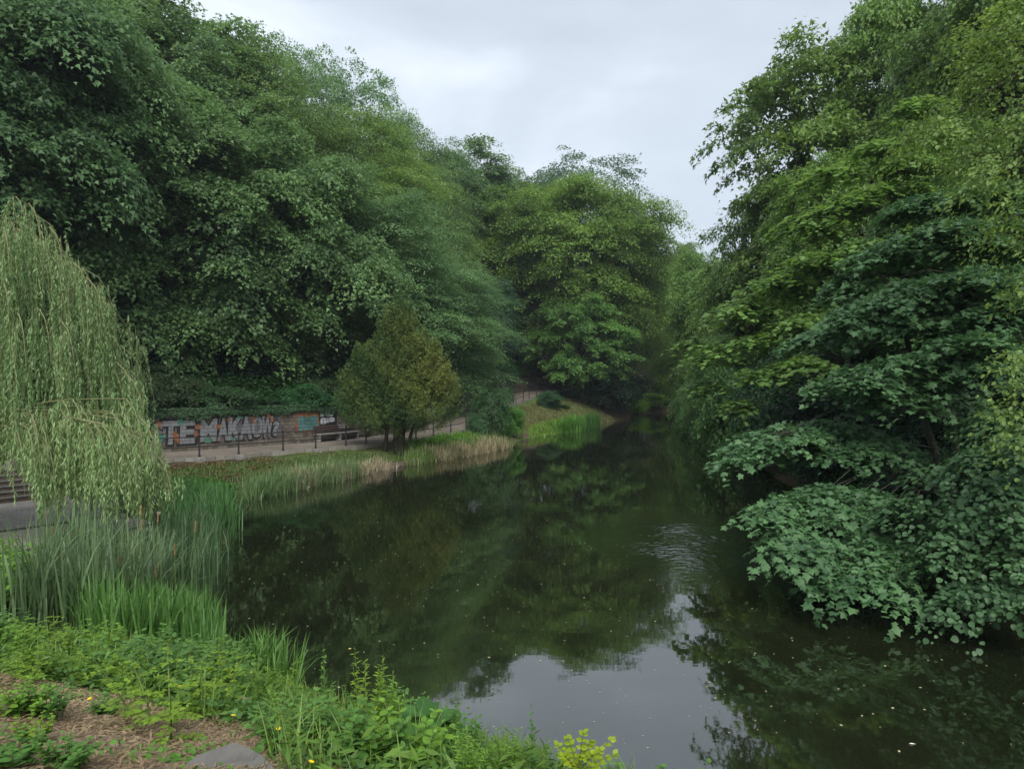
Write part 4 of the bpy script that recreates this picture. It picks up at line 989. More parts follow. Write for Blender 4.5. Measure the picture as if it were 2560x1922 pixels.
# ---- weeping willow over the plaza
def willow():
    rng = np.random.default_rng(31); o0 = Vector((-14.7, 19.4, .5)); root = empty('weeping_willow', o0)
    tag(root, 'weeping willow hanging over the cobbled plaza at the left edge', 'tree')
    b = MB(); b.tube([(0, 0, -.2), (.05, 0, 1.2), (-.1, .1, 3), (.1, 0, 5), (.5, -.3, 7)], [.36, .28, .25, .2, .1], 10)
    tw = MB(); P, Nn, T, S, tn = [], [], [], [], []
    arches = []
    for i in range(185):     # arching boughs: start, apex, end
        th = rng.uniform(-2.9, 1.2) if i % 3 else rng.uniform(-1.6, .3); r = rng.uniform(.8, 4.9)
        t = r / 4.9; r = r if th < -1.9 or th > 1.0 else min(r, (2.3 if i % 4 else 3.2) + .5 * rng.random()); za = 8.3 - 5.0 * t ** 2.2 + rng.normal(0, .35)
        arches.append((th, r, za))
    # named arches seen in the photo: (world x, y, z apex)
    for (px, py, D) in ((60, 482, 17), (95, 500, 16.8), (150, 560, 16.6), (215, 650, 16.5), (250, 690, 16.4), (120, 770, 15.6), (180, 800, 15.5), (330, 905, 16.4), (300, 900, 16.6), (350, 930, 16.3), (120, 1060, 14.6), (100, 1070, 14.6), (230, 1060, 14.8), (310, 1030, 14.9), (340, 1080, 15.0), (270, 1090, 14.7), (370, 1090, 15.2), (200, 1040, 14.7), (390, 1120, 15.2), (20, 560, 16), (20, 700, 15.5), (60, 780, 15)):
        for rep_ in range(4 if py > 1000 else 1):
            p = at(px + rng.normal(0, 28) * (rep_ > 0), py + rng.normal(0, 26) * (rep_ > 0), D + rng.normal(0, .3) * (rep_ > 0)) - o0; arches.append((math.atan2(p.y, p.x), max(.5, math.hypot(p.x, p.y) - .55), p.z))
    for (th, r, za) in arches:
        dx, dy = math.cos(th), math.sin(th); e_ = Vector((dx * r, dy * r, za)); s = Vector((dx * r * .12, dy * r * .12, max(1.8, za - .25 - r * .55)))
        m = s.lerp(e_, .55) + Vector((0, 0, .25 * r * .3 + .1)); tip = e_ + Vector((dx * .55, dy * .55, -.55)); tip2 = tip + Vector((dx * .22, dy * .22, -.7))
        tw.tube([s, s.lerp(m, .6) + Vector((0, 0, .06)), m.lerp(e_, .35) + Vector((0, 0, .05)), m.lerp(e_, .75) + Vector((0, 0, .03)), e_, e_.lerp(tip, .5) + Vector((dx * .06, dy * .06, .06)), tip, tip2], [.03, .022, .016, .013, .011, .009, .006, .003], 5, cap=False)
        pts = [m.lerp(e_, k / 4) for k in range(5)] + [e_.lerp(tip, k / 3) for k in range(1, 4)] + [tip.lerp(tip2, .5)]
        for q in pts:
            for _ in range(int(rng.integers(0, 5))):
                x, y, z = q.x + rng.normal(0, .16), q.y + rng.normal(0, .16), q.z
                bot = 1.15 + rng.random() * 1.2 + (.8 if r < 2 else 0); bot += .7 * (x + o0.x < -.672 * (y + o0.y)); Ls = min(z - bot, rng.uniform(.9, 3.8)) if z - bot > .4 else .4
                nl = int(Ls / .024); s_ = np.sort(rng.random(nl)) * Ls
                sway = rng.normal(0, .07, 2) + np.array([dx, dy]) * .12; w0 = rng.random() * 6; h_ = s_ / Ls
                cx = x + sway[0] * np.sin(h_ * 1.6) * Ls * .5 + .03 * np.sin(s_ * 4 + w0); cy_ = y + sway[1] * np.sin(h_ * 1.6) * Ls * .5 + .03 * np.cos(s_ * 3.3 + w0); cz = z - s_
                a_ = rng.random(nl) * 6.28; o_ = np.stack([np.cos(a_), np.sin(a_), np.zeros(nl)], 1)
                P.append(np.stack([cx, cy_, cz], 1)); T.append(o_ * .55 + np.array([0, 0, -1.0]) * rng.uniform(.5, 1.3, (nl, 1))); Nn.append(o_ + np.array([0, 0, .5]) + rng.normal(0, .35, (nl, 3)))
                S.append(rng.uniform(.09, .16, nl)); tn.append(rng.normal(.45 + (.25 if za < 4.2 else 0), .1) + rng.normal(0, .13, nl))
                if rng.random() < .5: tw.tube([(x, y, z), (cx[nl // 2], cy_[nl // 2], cz[nl // 2]), (cx[-1], cy_[-1], cz[-1])], [.006, .005, .003], 3, cap=False)
    me = leafmesh('crown', [leaves(np.concatenate(P), np.concatenate(Nn), np.concatenate(T), np.concatenate(S), 'slimw', np.concatenate(tn))], M['willow'])
    c = link('crown', me, None, root); c.color = (1, 1, 1, 1); print('willow leaves', len(np.concatenate(P)))
    b.build('trunk', M['bark'], root, smooth=True); tw.build('branches', M['twig'], root)
TPL['slimw'] = (np.array([(0, 0, 0), (.10, .4, .02), (0, 1, -.04), (-.10, .4, .02)], float), [np.array([[0, 1, 2, 3]])])
willow()

# ---- reeds and grasses: long bent blades
def blades(rng, X, Y, Z, Hh, W_, lean=.25, nseg=4, bend=.35, tint=None, dirb=None):
    n = len(X); th = rng.random(n) * 6.283; d = np.stack([np.cos(th), np.sin(th), np.zeros(n)], 1)
    if dirb is not None: d = unit(d + np.array([*dirb, 0.0]))
    s = np.stack([-d[:, 1], d[:, 0], np.zeros(n)], 1); ph = rng.random(n) * .9 - .45
    s = s * np.cos(ph)[:, None] + d * np.sin(ph)[:, None]
    ln = rng.random(n) * lean; bd = (rng.random(n) ** 2.2) * bend; fold = rng.random(n) < .10
    V = np.empty((n, (nseg + 1) * 2, 3)); base = np.stack([X, Y, Z], 1)
    for k in range(nseg + 1):
        t = k / nseg; w_ = W_ * (1 - t) ** .55 * (.75 + .5 * min(1, t * 4)) * .5
        hor = Hh * (ln * t + bd * t ** 3 * 1.3); ver = Hh * (t - (ln * .3 + bd * .75) * t ** 3 * .9)
        c = base + d * hor[:, None] + np.array([0, 0, 1.0]) * ver[:, None]
        V[:, 2 * k] = c - s * w_[:, None]; V[:, 2 * k + 1] = c + s * w_[:, None]
    f = np.array([[2 * k, 2 * k + 1, 2 * k + 3, 2 * k + 2] for k in range(nseg)])
    F = (f[None] + (np.arange(n) * (nseg + 1) * 2)[:, None, None]).reshape(-1, 4)
    tint = rng.normal(.5, .27, n) if tint is None else tint
    return V.reshape(-1, 3), [F], np.repeat(tint, (nseg + 1) * 2)
def scatter_poly(rng, poly, n, clump=0, cr=.3):
    P = np.array(poly, float); lo, hi = P.min(0), P.max(0); out_ = []
    m = n if not clump else clump
    xs = np.empty(0); ys = np.empty(0)
    while len(xs) < m:
        a = rng.uniform(lo[0], hi[0], m * 2); b_ = rng.uniform(lo[1], hi[1], m * 2); k = poly_inside(a, b_, P); xs = np.r_[xs, a[k]]; ys = np.r_[ys, b_[k]]
    xs, ys = xs[:m], ys[:m]
    if clump:
        i = rng.integers(0, clump, n); xs = xs[i] + rng.normal(0, cr, n); ys = ys[i] + rng.normal(0, cr, n)
    return xs, ys
def bed(name, label, cat, poly, n, h, w_, mat, color, seed, clump=0, cr=.3, lean=.22, bend=.35, extra=None, nseg=4, zmin=-.15):
    rng = np.random.default_rng(seed); x, y = scatter_poly(rng, poly, n, clump, cr); z = np.maximum(ground_z(x, y, False), zmin)
    Hh = rng.uniform(h[0], h[1], n) * (.85 + .3 * noise2(x, y, .8, seed)); W_ = rng.uniform(w_[0], w_[1], n)
    V, F, a = blades(rng, x, y, z, Hh, W_, lean, nseg, bend)
    o0 = np.array([x.mean(), y.mean(), 0]); me = np_mesh(name, V - o0, F, attr=np.clip(a, 0, 1))
    o = link(name, me, M[mat], None, o0); o.color = (*color, 1); tag(o, label, cat, kind='stuff'); return o
# near left cattail bed
CB = [(-4.9, 9.9), (-5.3, 12.4), (-6.4, 14.2), (-7.2, 17), (-8.3, 17.3), (-9.0, 15.2), (-10.6, 13.2), (-13, 11.8), (-12, 9.4), (-8, 8.6)]
bed('cattail_reeds', 'tall blue-green cattail bed between the foreground weeds and the plaza', 'reeds', [(-5.7, 10.3), (-6.0, 12.6), (-6.9, 14.2), (-8.6, 14.8), (-9.2, 14.0), (-8.0, 12.0), (-7.2, 10.9), (-6.9, 9.7)], 1900, (1.0, 2.1), (.024, .042), 'blade', (1.05, 1.12, 1.2), 41, 150, .10, .2, .4)
bed('cattail_reeds', 'thinner far part of the blue-green cattail bed beside the plaza railing', 'reeds', [(-6.35, 14.3), (-7.0, 16.6), (-7.9, 19.2), (-8.8, 20.2), (-8.9, 17.0), (-8.8, 15.2)], 1300, (.9, 1.5), (.016, .03), 'blade', (.9, 1.08, 1.15), 42, 90, .15, .22, .4)
bed('iris_reeds', 'bright green iris leaves at the water in front of the cattails', 'reeds', [(-4.0, 9.5), (-4.9, 11.7), (-5.8, 12.2), (-6.6, 10.6), (-5.2, 9.2)], 1500, (.6, 1.15), (.022, .038), 'blade', (.85, 1.25, .7), 43, 150, .12, .2, .25)
bed('iris_reeds', 'small bright iris tuft leaning over the water, nearest the centre', 'reeds', [(-3.0, 9.5), (-3.3, 10.4), (-3.7, 10.5), (-3.7, 9.5)], 330, (.55, .95), (.016, .028), 'blade', (1.0, 1.4, .7), 44, 26, .09, .4, .35)
bed('sweet_flag_reeds', 'dense deep green reed clump at the inner bend of the shore', 'reeds', [(-8.3, 20.0), (-9.0, 22.6), (-10.2, 25.0), (-11.4, 24.6), (-11.2, 21.8), (-9.4, 19.6)], 2600, (.8, 1.35), (.026, .042), 'blade', (.7, 1.15, .8), 45, 260, .2, .28, .5)
bed('marsh_grass', 'grey-green marsh grass tuft along the shore below the graffiti wall', 'reeds', [(-10.4, 27), (-9.4, 29.4), (-8.6, 31.8), (-7.4, 35), (-8.0, 35.4), (-9.4, 32), (-10.6, 29)], 2100, (.6, 1.2), (.016, .03), 'blade', (1.15, 1.3, 1.15), 46, 160, .22, .35, .8)
bed('dry_reeds', 'straw-coloured dead reeds along the shore below the graffiti wall', 'reeds', [(-9.2, 30.2), (-7.9, 34), (-6.6, 37.6), (-7.3, 38), (-8.6, 35), (-9.9, 31.2)], 2300, (.45, .95), (.014, .026), 'straw', (1, .98, .95), 47, 26, .22, .5, .9)
bed('marsh_grass', 'green and yellow grass fringe on the waterline right of the yew trunks', 'reeds', [(-6.0, 38.6), (-4.2, 42.2), (-2.4, 45.8), (-.8, 49.6), (-.2, 51.6), (-1.3, 52), (-2.6, 48.5), (-4.4, 45), (-5.9, 41.5)], 3600, (.5, 1.1), (.018, .032), 'blade', (1.35, 1.35, .9), 48, 130, .26, .35, .7)
bed('dry_reeds', 'pale dead reeds on the waterline right of the yew trunks', 'reeds', [(-5.6, 39.9), (-3.8, 42.8), (-2.0, 46.3), (-.4, 50.2), (-.2, 51.6), (-1.4, 50), (-3, 46), (-4.8, 42.4)], 2300, (.5, 1.15), (.016, .03), 'straw', (1.05, 1.0, .95), 49, 34, .26, .5, .8)
bed('grass', 'long green grass on the verge between railing and marsh by the yew', 'grass', [(-5.4, 42), (-1.6, 51), (-3.4, 52.5), (-6.6, 44.8)], 4200, (.35, .75), (.02, .035), 'blade', (1.2, 1.5, .6), 50, 300, .3, .5, .6)
bed('grass', 'short patchy grass on the verge below the path under the graffiti', 'grass', [(-12.3, 26), (-10.2, 31.4), (-8, 36), (-6.4, 39), (-7.2, 41.5), (-10.6, 38.4), (-13.6, 34.6), (-16, 31), (-13.5, 27)], 6000, (.10, .32), (.015, .028), 'blade', (.85, 1.1, .6), 51, 800, .35, .5, .7)
bed('sedge_tuft', 'bright green sedge clump at the foot of the dry bank, left one', 'reeds', [(4.3, 65.4), (5.6, 68.8), (6.6, 69.6), (6.2, 66.8)], 1500, (1.2, 2.0), (.03, .05), 'blade', (.9, 1.5, .55), 52, 60, .28, .35, .6)
bed('sedge_tuft', 'darker sedge clump at the foot of the dry bank, right one', 'reeds', [(7.3, 72.4), (8.3, 76.5), (9.2, 77), (8.6, 73.8)], 1100, (1.1, 2.0), (.03, .05), 'blade', (.6, 1.05, .5), 53, 50, .28, .35, .6)
bed('grass', 'short dry grass on the embankment below the upper railing', 'grass', [(2.0, 62), (5.4, 69.8), (9.4, 80.5), (13, 88), (10, 90), (6, 87.6), (3, 81), (.8, 74), (0, 64)], 15000, (.12, .35), (.03, .05), 'straw', (.42, .5, .3), 54, 0, 0, .5, .7)
bed('grass', 'fresh green grass edging the water under the dry embankment', 'grass', [(1.4, 58.5), (3.0, 62), (6.4, 70), (10, 81.2), (8.8, 81.6), (5, 72), (1.6, 64.5)], 7000, (.2, .55), (.03, .05), 'blade', (1.3, 1.6, .55), 55, 0, 0, .45, .6)
bed('grass', 'yellow-green grass tongue on the far bank beside the dark corner', 'grass', [(16.6, 98), (17.8, 106), (21, 111.5), (20, 114), (16, 108), (15, 100)], 3000, (.4, 1.0), (.04, .07), 'blade', (1.7, 1.7, .7), 56, 0, 0, .45, .6)

# individual cattails standing proud of the near bed
rc_ = np.random.default_rng(61)
spots = [(20, 1470), (75, 1400), (105, 1290), (128, 1330), (150, 1375), (205, 1330), (240, 1400), (285, 1395), (298, 1400), (325, 1310), (345, 1270), (390, 1290), (390, 1425), (440, 1370), (475, 1310), (60, 1450)]
desc = ['at the left edge', 'above the bright weeds on the left', 'in front of the lowest step', 'right of the steps', 'left of the willow tips', 'under the willow tips', 'in front of the cobbles', 'with a browner head in the middle of the bed',
        'just right of the browner-headed one', 'before the stickered post', 'highest one, beside the stickered post', 'before the last railing post', 'low in the reeds near the water', 'near the water edge of the bed', 'standing against the green reed clump', 'leaning near the left edge']
def make_cattail():
    r = empty('cattail', (0, 0, 0)); MB().tube([(0, 0, -.3), (.01, 0, .9), (.02, .0, 1.75)], [.008, .006, .003], 5).build('stem', M['stemgreen'], r)
    MB().tube([(.012, 0, 1.32), (.013, 0, 1.34), (.016, 0, 1.5), (.017, 0, 1.52)], [.004, .013, .013, .004], 8).build('seed_head', M['cattail'], r); return r
M['stemgreen'] = noise_mat('stem_green', [(.08, .12, .03), (.16, .2, .06)], 5, rough=.7, bump=0)
ct = make_cattail()
for i, ((px, py), ds) in enumerate(zip(spots, desc)):
    D = 12.6 - .7 * ((py - 1270) / 200) * 2; o = ct if i == 0 else copy_tree(ct)
    p = at(px, py, D); o.location = (p.x, p.y, p.z - 1.45); o.rotation_euler = (rc_.normal(0, .05), rc_.normal(0, .05), rc_.random() * 6)
    tag(o, 'brown-headed cattail ' + ds, 'cattail', 'cattail heads in the near reed bed')

# ---- foreground herbs: stalks with opposite leaves, built once per kind and copied
def herb_mesh(seed, h, nst, leafL, kind, spread, pairs, up=.3, branch=0, compound=False):
    rng = np.random.default_rng(seed); P, Nn, T, S, tn = [], [], [], [], []; b = MB()
    for s in range(nst):
        th = rng.random() * 6.28; r = spread * math.sqrt(rng.random()); x0, y0 = r * .4 * math.cos(th), r * .4 * math.sin(th); x1, y1 = r * math.cos(th), r * math.sin(th); hh = h * rng.uniform(.6, 1.1)
        pts = [Vector((x0 + (x1 - x0) * t ** 1.3, y0 + (y1 - y0) * t ** 1.3, hh * t)) for t in (0, .35, .7, 1)]
        b.tube([pts[0] + Vector((0, 0, -.1))] + pts[1:], [.005, .004, .003, .0015], 4, cap=False)
        a0 = rng.random() * 6.28
        for k in range(pairs):
            t = .12 + .88 * (k + rng.random() * .5) / pairs; q = pts[0].lerp(pts[-1], t); i = min(2, int(t * 3)); 
            q = pts[i].lerp(pts[i + 1], t * 3 - i if t < 1 else 1)
            for m in (0, 1):
                a = a0 + k * 1.57 + m * math.pi + rng.normal(0, .2); dv = np.array([math.cos(a), math.sin(a), up - .2])
                sz = leafL * (1.15 - .75 * t ** 2) * rng.uniform(.75, 1.2)
                if compound:
                    L_ = sz * 2.6; nl = 6
                    for j in range(nl):
                        u_ = (j + 1) / nl; c_ = np.array(q) + dv * L_ * u_ + np.array([0, 0, -.25 * L_ * u_ * u_])
                        side = np.array([-dv[1], dv[0], 0])
                        for sg in (1, -1):
                            P.append(c_); T.append(side * sg + dv * .35); Nn.append(np.array([0, 0, 1]) + rng.normal(0, .25, 3)); S.append(sz * .8); tn.append(.55 + rng.normal(0, .12))
                    P.append(c_); T.append(dv); Nn.append(np.array([0, 0, 1.0])); S.append(sz * .8); tn.append(.6)
                    b.tube([q, Vector(c_)], .0015, 3, cap=False)
                else:
                    P.append(np.array(q)); T.append(dv + np.array([0, 0, -.15])); Nn.append(np.array([0, 0, 1.0]) - .3 * dv + rng.normal(0, .25, 3)); S.append(sz); tn.append(.42 + .3 * t + rng.normal(0, .12))
    me = leafmesh('leaves', [leaves(np.array(P), np.array(Nn), np.array(T), np.array(S), kind, np.array(tn))], M['herb'])
    bm = b.bm; sm = bpy.data.meshes.new('stems'); bm.to_mesh(sm); bm.free(); sm.materials.append(M['stemgreen'])
    return me, sm, h
TPL['slimh'] = (np.array([(0, 0, 0), (.14, .35, .03), (.1, .7, .02), (0, 1, -.06), (-.1, .7, .02), (-.14, .35, .03)], float), [np.array([[0, 1, 2, 3], [0, 3, 4, 5]])])
HERB = {'nettle': [herb_mesh(70 + i, .75, 5, .085, 'oval', .16, 10) for i in range(3)],
        'willowherb': [herb_mesh(80 + i, .8, 10, .08, 'slimh', .25, 16) for i in range(3)],
        'locust': [herb_mesh(90 + i, .45, 4, .034, 'oval', .3, 5, compound=True) for i in range(3)],
        'leafy': [herb_mesh(100 + i, .4, 14, .085, 'oval', .3, 7) for i in range(3)],
        'burdock': [herb_mesh(110, .35, 8, .22, 'round', .25, 2)],
        'creeper': [herb_mesh(120, .8, 2, .06, 'oval', .12, 10)]}
def plant(kind, var, x, y, h, color, label, name, rz=0, wide=1, cat='plant', group='weeds on the foreground bank', tilt=0):
    lm, sm, hp = HERB[kind][var % len(HERB[kind])]; root = empty(name, (x, y, gz(x, y)), rz); s = h / hp; root.scale = (s * wide, s * wide, s); root.rotation_euler[0] = tilt
    tag(root, label, cat, group); a = link('leaves', lm, None, root); a.color = (*color, 1); link('stems', sm, None, root); return root
def gp(px, py, dz=0):
    """where the line of sight through a photo pixel meets the bank"""
    for D in np.arange(1.5, 40, .05):
        p = at(px, py, D)
        if p.z <= gz(p.x, p.y) + dz: return p
    return p
YG = (1.9, 1.6, .7); MG = (1.0, 1.15, 1.0); BG = (1.55, 1.55, .8); LG = (2.3, 1.8, .6); DG = (.6, .85, .8)
FP = [  # kind, base px, base py, height m, colour, width, name, label
 ('willowherb', 985, 1860, .7, BG, 1.1, 'willowherb', 'tall bright willowherb clump at the centre of the foreground weeds'),
 ('willowherb', 915, 1850, .62, YG, 1.1, 'willowherb', 'yellow-green willowherb clump left of the tallest bright clump'),
 ('willowherb', 1075, 1880, .5, MG, 1.0, 'willowherb', 'greener willowherb right of the tallest bright clump'),
 ('nettle', 815, 1850, .72, MG, .5, 'nettle', 'tall single nettle spire standing against the water'),
 ('nettle', 880, 1840, .42, MG, .8, 'nettle', 'short nettle beside the tall nettle spire'),
 ('nettle', 1130, 1910, .5, MG, .7, 'nettle', 'leafy nettle right of the bright clump with open water behind'),
 ('nettle', 1190, 1922, .42, MG, .8, 'nettle', 'nettle with hanging side leaves against the sky reflection'),
 ('burdock', 1105, 1915, .34, DG, 1.2, 'burdock', 'broad-leaved dark burdock under the nettles at the bottom'),
 ('willowherb', 1240, 1960, .42, BG, 1.3, 'willowherb', 'low bright clump at the bottom edge beside the creeper'),
 ('willowherb', 1180, 1990, .42, BG, 1.3, 'willowherb', 'low bright clump at the bottom edge left of the creeper'),
 ('creeper', 1330, 2000, .62, DG, .8, 'nettle', 'dark slender nettle stem arching over the reflected sky'),
 ('creeper', 1385, 2010, .35, DG, .9, 'nettle', 'short dark nettle stem beside the lime-yellow seedling'),
 ('leafy', 830, 1900, .35, MG, 1.2, 'dock_plant', 'leafy grey-green dock at the bottom between slab and nettles'),
 ('leafy', 920, 1920, .33, MG, 1.2, 'dock_plant', 'leafy grey-green dock below the bright willowherb'),
 ('leafy', 740, 1890, .3, MG, 1.2, 'dock_plant', 'grey-green leafy weed just right of the concrete slab'),
 ('leafy', 1010, 1935, .35, BG, 1.3, 'dock_plant', 'fresh leafy weed at the bottom edge under the willowherb'),
 ('locust', 430, 1830, .6, YG, 1.2, 'locust_seedling', 'largest locust seedling with feathered yellow-green leaves in the middle of the weeds'),
 ('locust', 500, 1790, .55, YG, 1.0, 'locust_seedling', 'locust seedling right of the largest seedling'),
 ('locust', 560, 1760, .45, LG, 1.0, 'locust_seedling', 'yellowish locust seedling near the iris tuft'),
 ('locust', 600, 1720, .45, YG, .9, 'locust_seedling', 'locust seedling in front of the iris tuft by the water'),
 ('locust', 480, 1690, .5, YG, .9, 'locust_seedling', 'locust seedling with one long feathered spray by the iris leaves'),
 ('locust', 140, 1660, .5, YG, 1.1, 'locust_seedling', 'locust seedling at the left below the cattails'),
 ('locust', 90, 1710, .35, YG, 1.2, 'locust_seedling', 'low locust seedling above the bare earth at the left'),
 ('leafy', 240, 1660, .42, BG, 1.2, 'leafy_weed', 'bright leafy weed in front of the iris leaves on the left'),
 ('leafy', 30, 1650, .35, BG, 1.2, 'leafy_weed', 'bright leafy weed at the left edge below the cattails'),
 ('leafy', 60, 1790, .2, BG, 1.2, 'leafy_weed', 'small leafy weed on the bare earth at the left'),
 ('leafy', 90, 1860, .14, YG, 1.2, 'leafy_weed', 'tiny low weed on the bare earth near the bottom left'),
 ('leafy', 120, 1800, .2, MG, 1.2, 'leafy_weed', 'dark leafy weed on the upper bare earth'),
 ('leafy', 260, 1790, .14, MG, 1.3, 'leafy_weed', 'little green weed among dry straw in the middle of the bare earth'),
 ('leafy', 30, 1915, .14, MG, 1.8, 'leafy_weed', 'flat green weed in the bottom left corner'),
 ('leafy', 170, 1915, .12, MG, 1.8, 'leafy_weed', 'flat green weed at the bottom edge on bare earth'),
 ('nettle', 350, 1640, .6, MG, .7, 'nettle', 'nettle in front of the bright iris leaves'),
 ('nettle', 410, 1600, .6, MG, .7, 'nettle', 'slender nettle before the bright iris leaves'),
 ('nettle', 430, 1660, .5, MG, .7, 'nettle', 'nettle beside the yellow flowers at the reeds'),
 ('nettle', 690, 1820, .35, BG, .8, 'nettle', 'short nettle at the water left of the tall spire'),
 ('nettle', 160, 1600, .7, MG, .8, 'nettle', 'dark nettle in front of the near cattails at the left'),
 ('nettle', 60, 1500, .8, BG, 1.0, 'nettle', 'bright nettle bush left of the cattails'),
 ('nettle', 20, 1420, .9, BG, 1.2, 'nettle', 'bright nettle bush at the left edge below the steps'),
]
for i, (kd, px, py, h_, col, wd, nm, lb_) in enumerate(FP):
    p = gp(px, py); plant(kd, i, p.x, p.y, h_, col, lb_, nm, rz=i * 2.1, wide=wd)
# lime-yellow seedling at the bottom edge: real twigs with round leaves
def yellow_sapling():
    p = gp(1440, 2060); root = empty('yellow_seedling', (p.x, p.y, gz(p.x, p.y))); tag(root, 'lime-yellow seedling with round leaves at the bottom edge against the reflected sky', 'plant')
    rng = np.random.default_rng(7); P, T, Nn, S, tn = [], [], [], [], []; b = MB(); D = 3.7
    o = Vector(root.location); bs = o + Vector((0, 0, -.05)); j = at(1445, 1930, D)
    b.tube([bs - o, at(1452, 2000, D) - o, j - o], [.006, .005, .004], 5)
    for tip in ((1395, 1860), (1408, 1885), (1458, 1830), (1475, 1850), (1530, 1845), (1500, 1870), (1535, 1885), (1490, 1915), (1440, 1905), (1420, 1840)):
        t_ = at(tip[0], tip[1], D + rng.normal(0, .06)); m = j.lerp(t_, .5) + Vector((0, 0, .01)); b.tube([j - o, m - o, t_ - o], [.003, .0025, .0012], 4)
        for u_ in (.45, .62, .8, .95, 1.0):
            c = j.lerp(t_, u_) - o
            for sg in ((1, -1) if u_ < 1 else (0,)):
                dv = np.array(t_ - j); dv /= np.linalg.norm(dv); side = np.cross(dv, [0, -1, .3]) * sg
                P.append(np.array(c)); T.append(dv * .6 + side + rng.normal(0, .15, 3)); Nn.append(np.array([0, -.35, 1.0]) + rng.normal(0, .3, 3)); S.append(rng.uniform(.026, .036)); tn.append(.8 + rng.normal(0, .1))
    me = leafmesh('leaves', [leaves(np.array(P), np.array(Nn), np.array(T), np.array(S), 'round', np.array(tn))], M['herb']); a = link('leaves', me, None, root); a.color = (2.3, 1.6, .35, 1)
    b.build('stems', M['stemgreen'], root)
yellow_sapling()

# ground cover on the near bank: stuff
def cover(name, label, poly, n, size, hgt, kind, color, seed, thin=None, mat='herb', jit=.5, cat='ground cover'):
    rng = np.random.default_rng(seed); x, y = scatter_poly(rng, poly, n, n // 14, .10); z = ground_z(x, y)
    if thin is not None:
        k = rng.random(len(x)) < thin(x, y); x, y, z = x[k], y[k], z[k]
    k = z > .0; x, y, z = x[k], y[k], z[k]
    m = len(x); th = rng.random(m) * 6.28; hz = rng.random(m) * hgt * (.4 + .9 * noise2(x, y, .45, seed))
    P = np.stack([x, y, z + hz], 1); T = np.stack([np.cos(th), np.sin(th), rng.uniform(-.1, .9, m)], 1); Nn = np.array([0, 0, 1.0]) + rng.normal(0, jit, (m, 3))
    S = size * rng.uniform(.6, 1.4, m); tn = .35 + .5 * noise2(x, y, .6, seed + 1) + rng.normal(0, .14, m)
    o0 = np.array([x.mean(), y.mean(), 0]); v, f, a = leaves(P - o0, Nn, T, S, kind, tn)
    me = leafmesh(name, [(v, f, a)], M[mat]); o = link(name, me, None, None, o0); o.color = (*color, 1); tag(o, label, cat, kind='stuff'); return o
nb = [(-13, 6), (-11, 9.6), (-8, 9.6), (-6, 9.9), (-4.8, 10.8), (-3.2, 10.2), (-2.4, 9.2), (-.8, 7.9), (1.0, 6.8), (3.0, 5.7), (4.0, 3.6), (2.6, 2.4), (.4, 3.0), (-1.0, 3.2), (-1.4, 4.4), (-2.6, 5.6), (-4, 6.2), (-6.5, 5.6), (-10, 4)]
cover('weeds', 'mixed low green weeds covering the near bank', nb, 42000, .045, .16, 'oval', (.95, 1.05, .95), 91)
cover('weeds', 'fine feathery green weeds among the near bank plants', nb, 26000, .09, .28, 'slim', (1.15, 1.1, .75), 92)
cover('straw_litter', 'dry straw and dead leaves strewn over the bare earth of the near bank', [(-8, 1.5), (-7, 5.5), (-4.5, 6.4), (-2.2, 5.4), (-1.1, 4.4), (-.3, 2.5), (-.5, 1.6)], 60000, .045, .015, 'slim', (.62, .54, .46), 93, mat='straw', jit=.25, cat='leaf litter')
cover('sparse_weeds', 'scattered green sprigs on the bare earth', [(-8, 1.5), (-7, 5.5), (-4.5, 6.4), (-2.2, 5.4), (-1.1, 4.4), (-.3, 2.5)], 11000, .035, .06, 'oval', (1.0, 1.15, .8), 94, thin=lambda x, y: np.clip(noise2(x, y, .7, 5) * 2 - .9, 0, 1))
cover('leaf_litter', 'brown fallen leaves on the verge below the path left of the marsh grass', [(-17.5, 30), (-15.5, 33.6), (-12.4, 37), (-10.6, 35), (-12, 30), (-13.5, 27)], 16000, .09, .05, 'kite', (.30, .25, .17), 95, mat='straw', jit=.3, cat='leaf litter')
bed('grass', 'grass blades and stalks among the weeds of the near bank', 'grass', nb, 5000, (.15, .42), (.005, .01), 'blade', (1.4, 1.5, .7), 96, 500, .1, .5, .7)
cover('weeds', 'bright weeds between the plaza edge and the cattails', [(-13.5, 9), (-13.5, 12), (-11.4, 13.3), (-9.6, 15.2), (-9.0, 14.6), (-10.5, 12), (-11, 9)], 16000, .075, .45, 'oval', (1.25, 1.35, .6), 97)
cover('verge_plants', 'low leafy plants on the slope behind the deep green reed clump', [(-10.9, 22), (-10.6, 26), (-11.2, 29), (-13.5, 30), (-14.8, 27.2), (-12.6, 24)], 12000, .10, .3, 'kite', (.7, .95, .7), 98)
cover('fern_patch', 'bright leafy plants under the yew beside the railing', [(-6.4, 43.6), (-5.0, 42.2), (-2.4, 47.6), (-3.6, 50.6)], 12000, .13, .5, 'kite', (1.1, 1.5, .65), 99)
cover('bank_plants', 'shaded leafy plants on the right bank above the water', [(11.2, 12), (11.6, 25), (13.6, 36), (17, 50), (24, 50), (20, 30), (17, 12)], 42000, .2, .9, 'kite', (.5, .7, .75), 100)  # shade under the trees is mixed into this dark leaf colour
cover('wood_floor_plants', 'dark undergrowth on the slope above the retaining wall', [tuple(WL[k, :2] + NL[k] * .6) for k in range(2, 150, 8)] + [tuple(WL[k, :2] + NL[k] * 7) for k in range(149, 1, -8)], 60000, .24, .9, 'kite', (.3, .45, .5), 101)

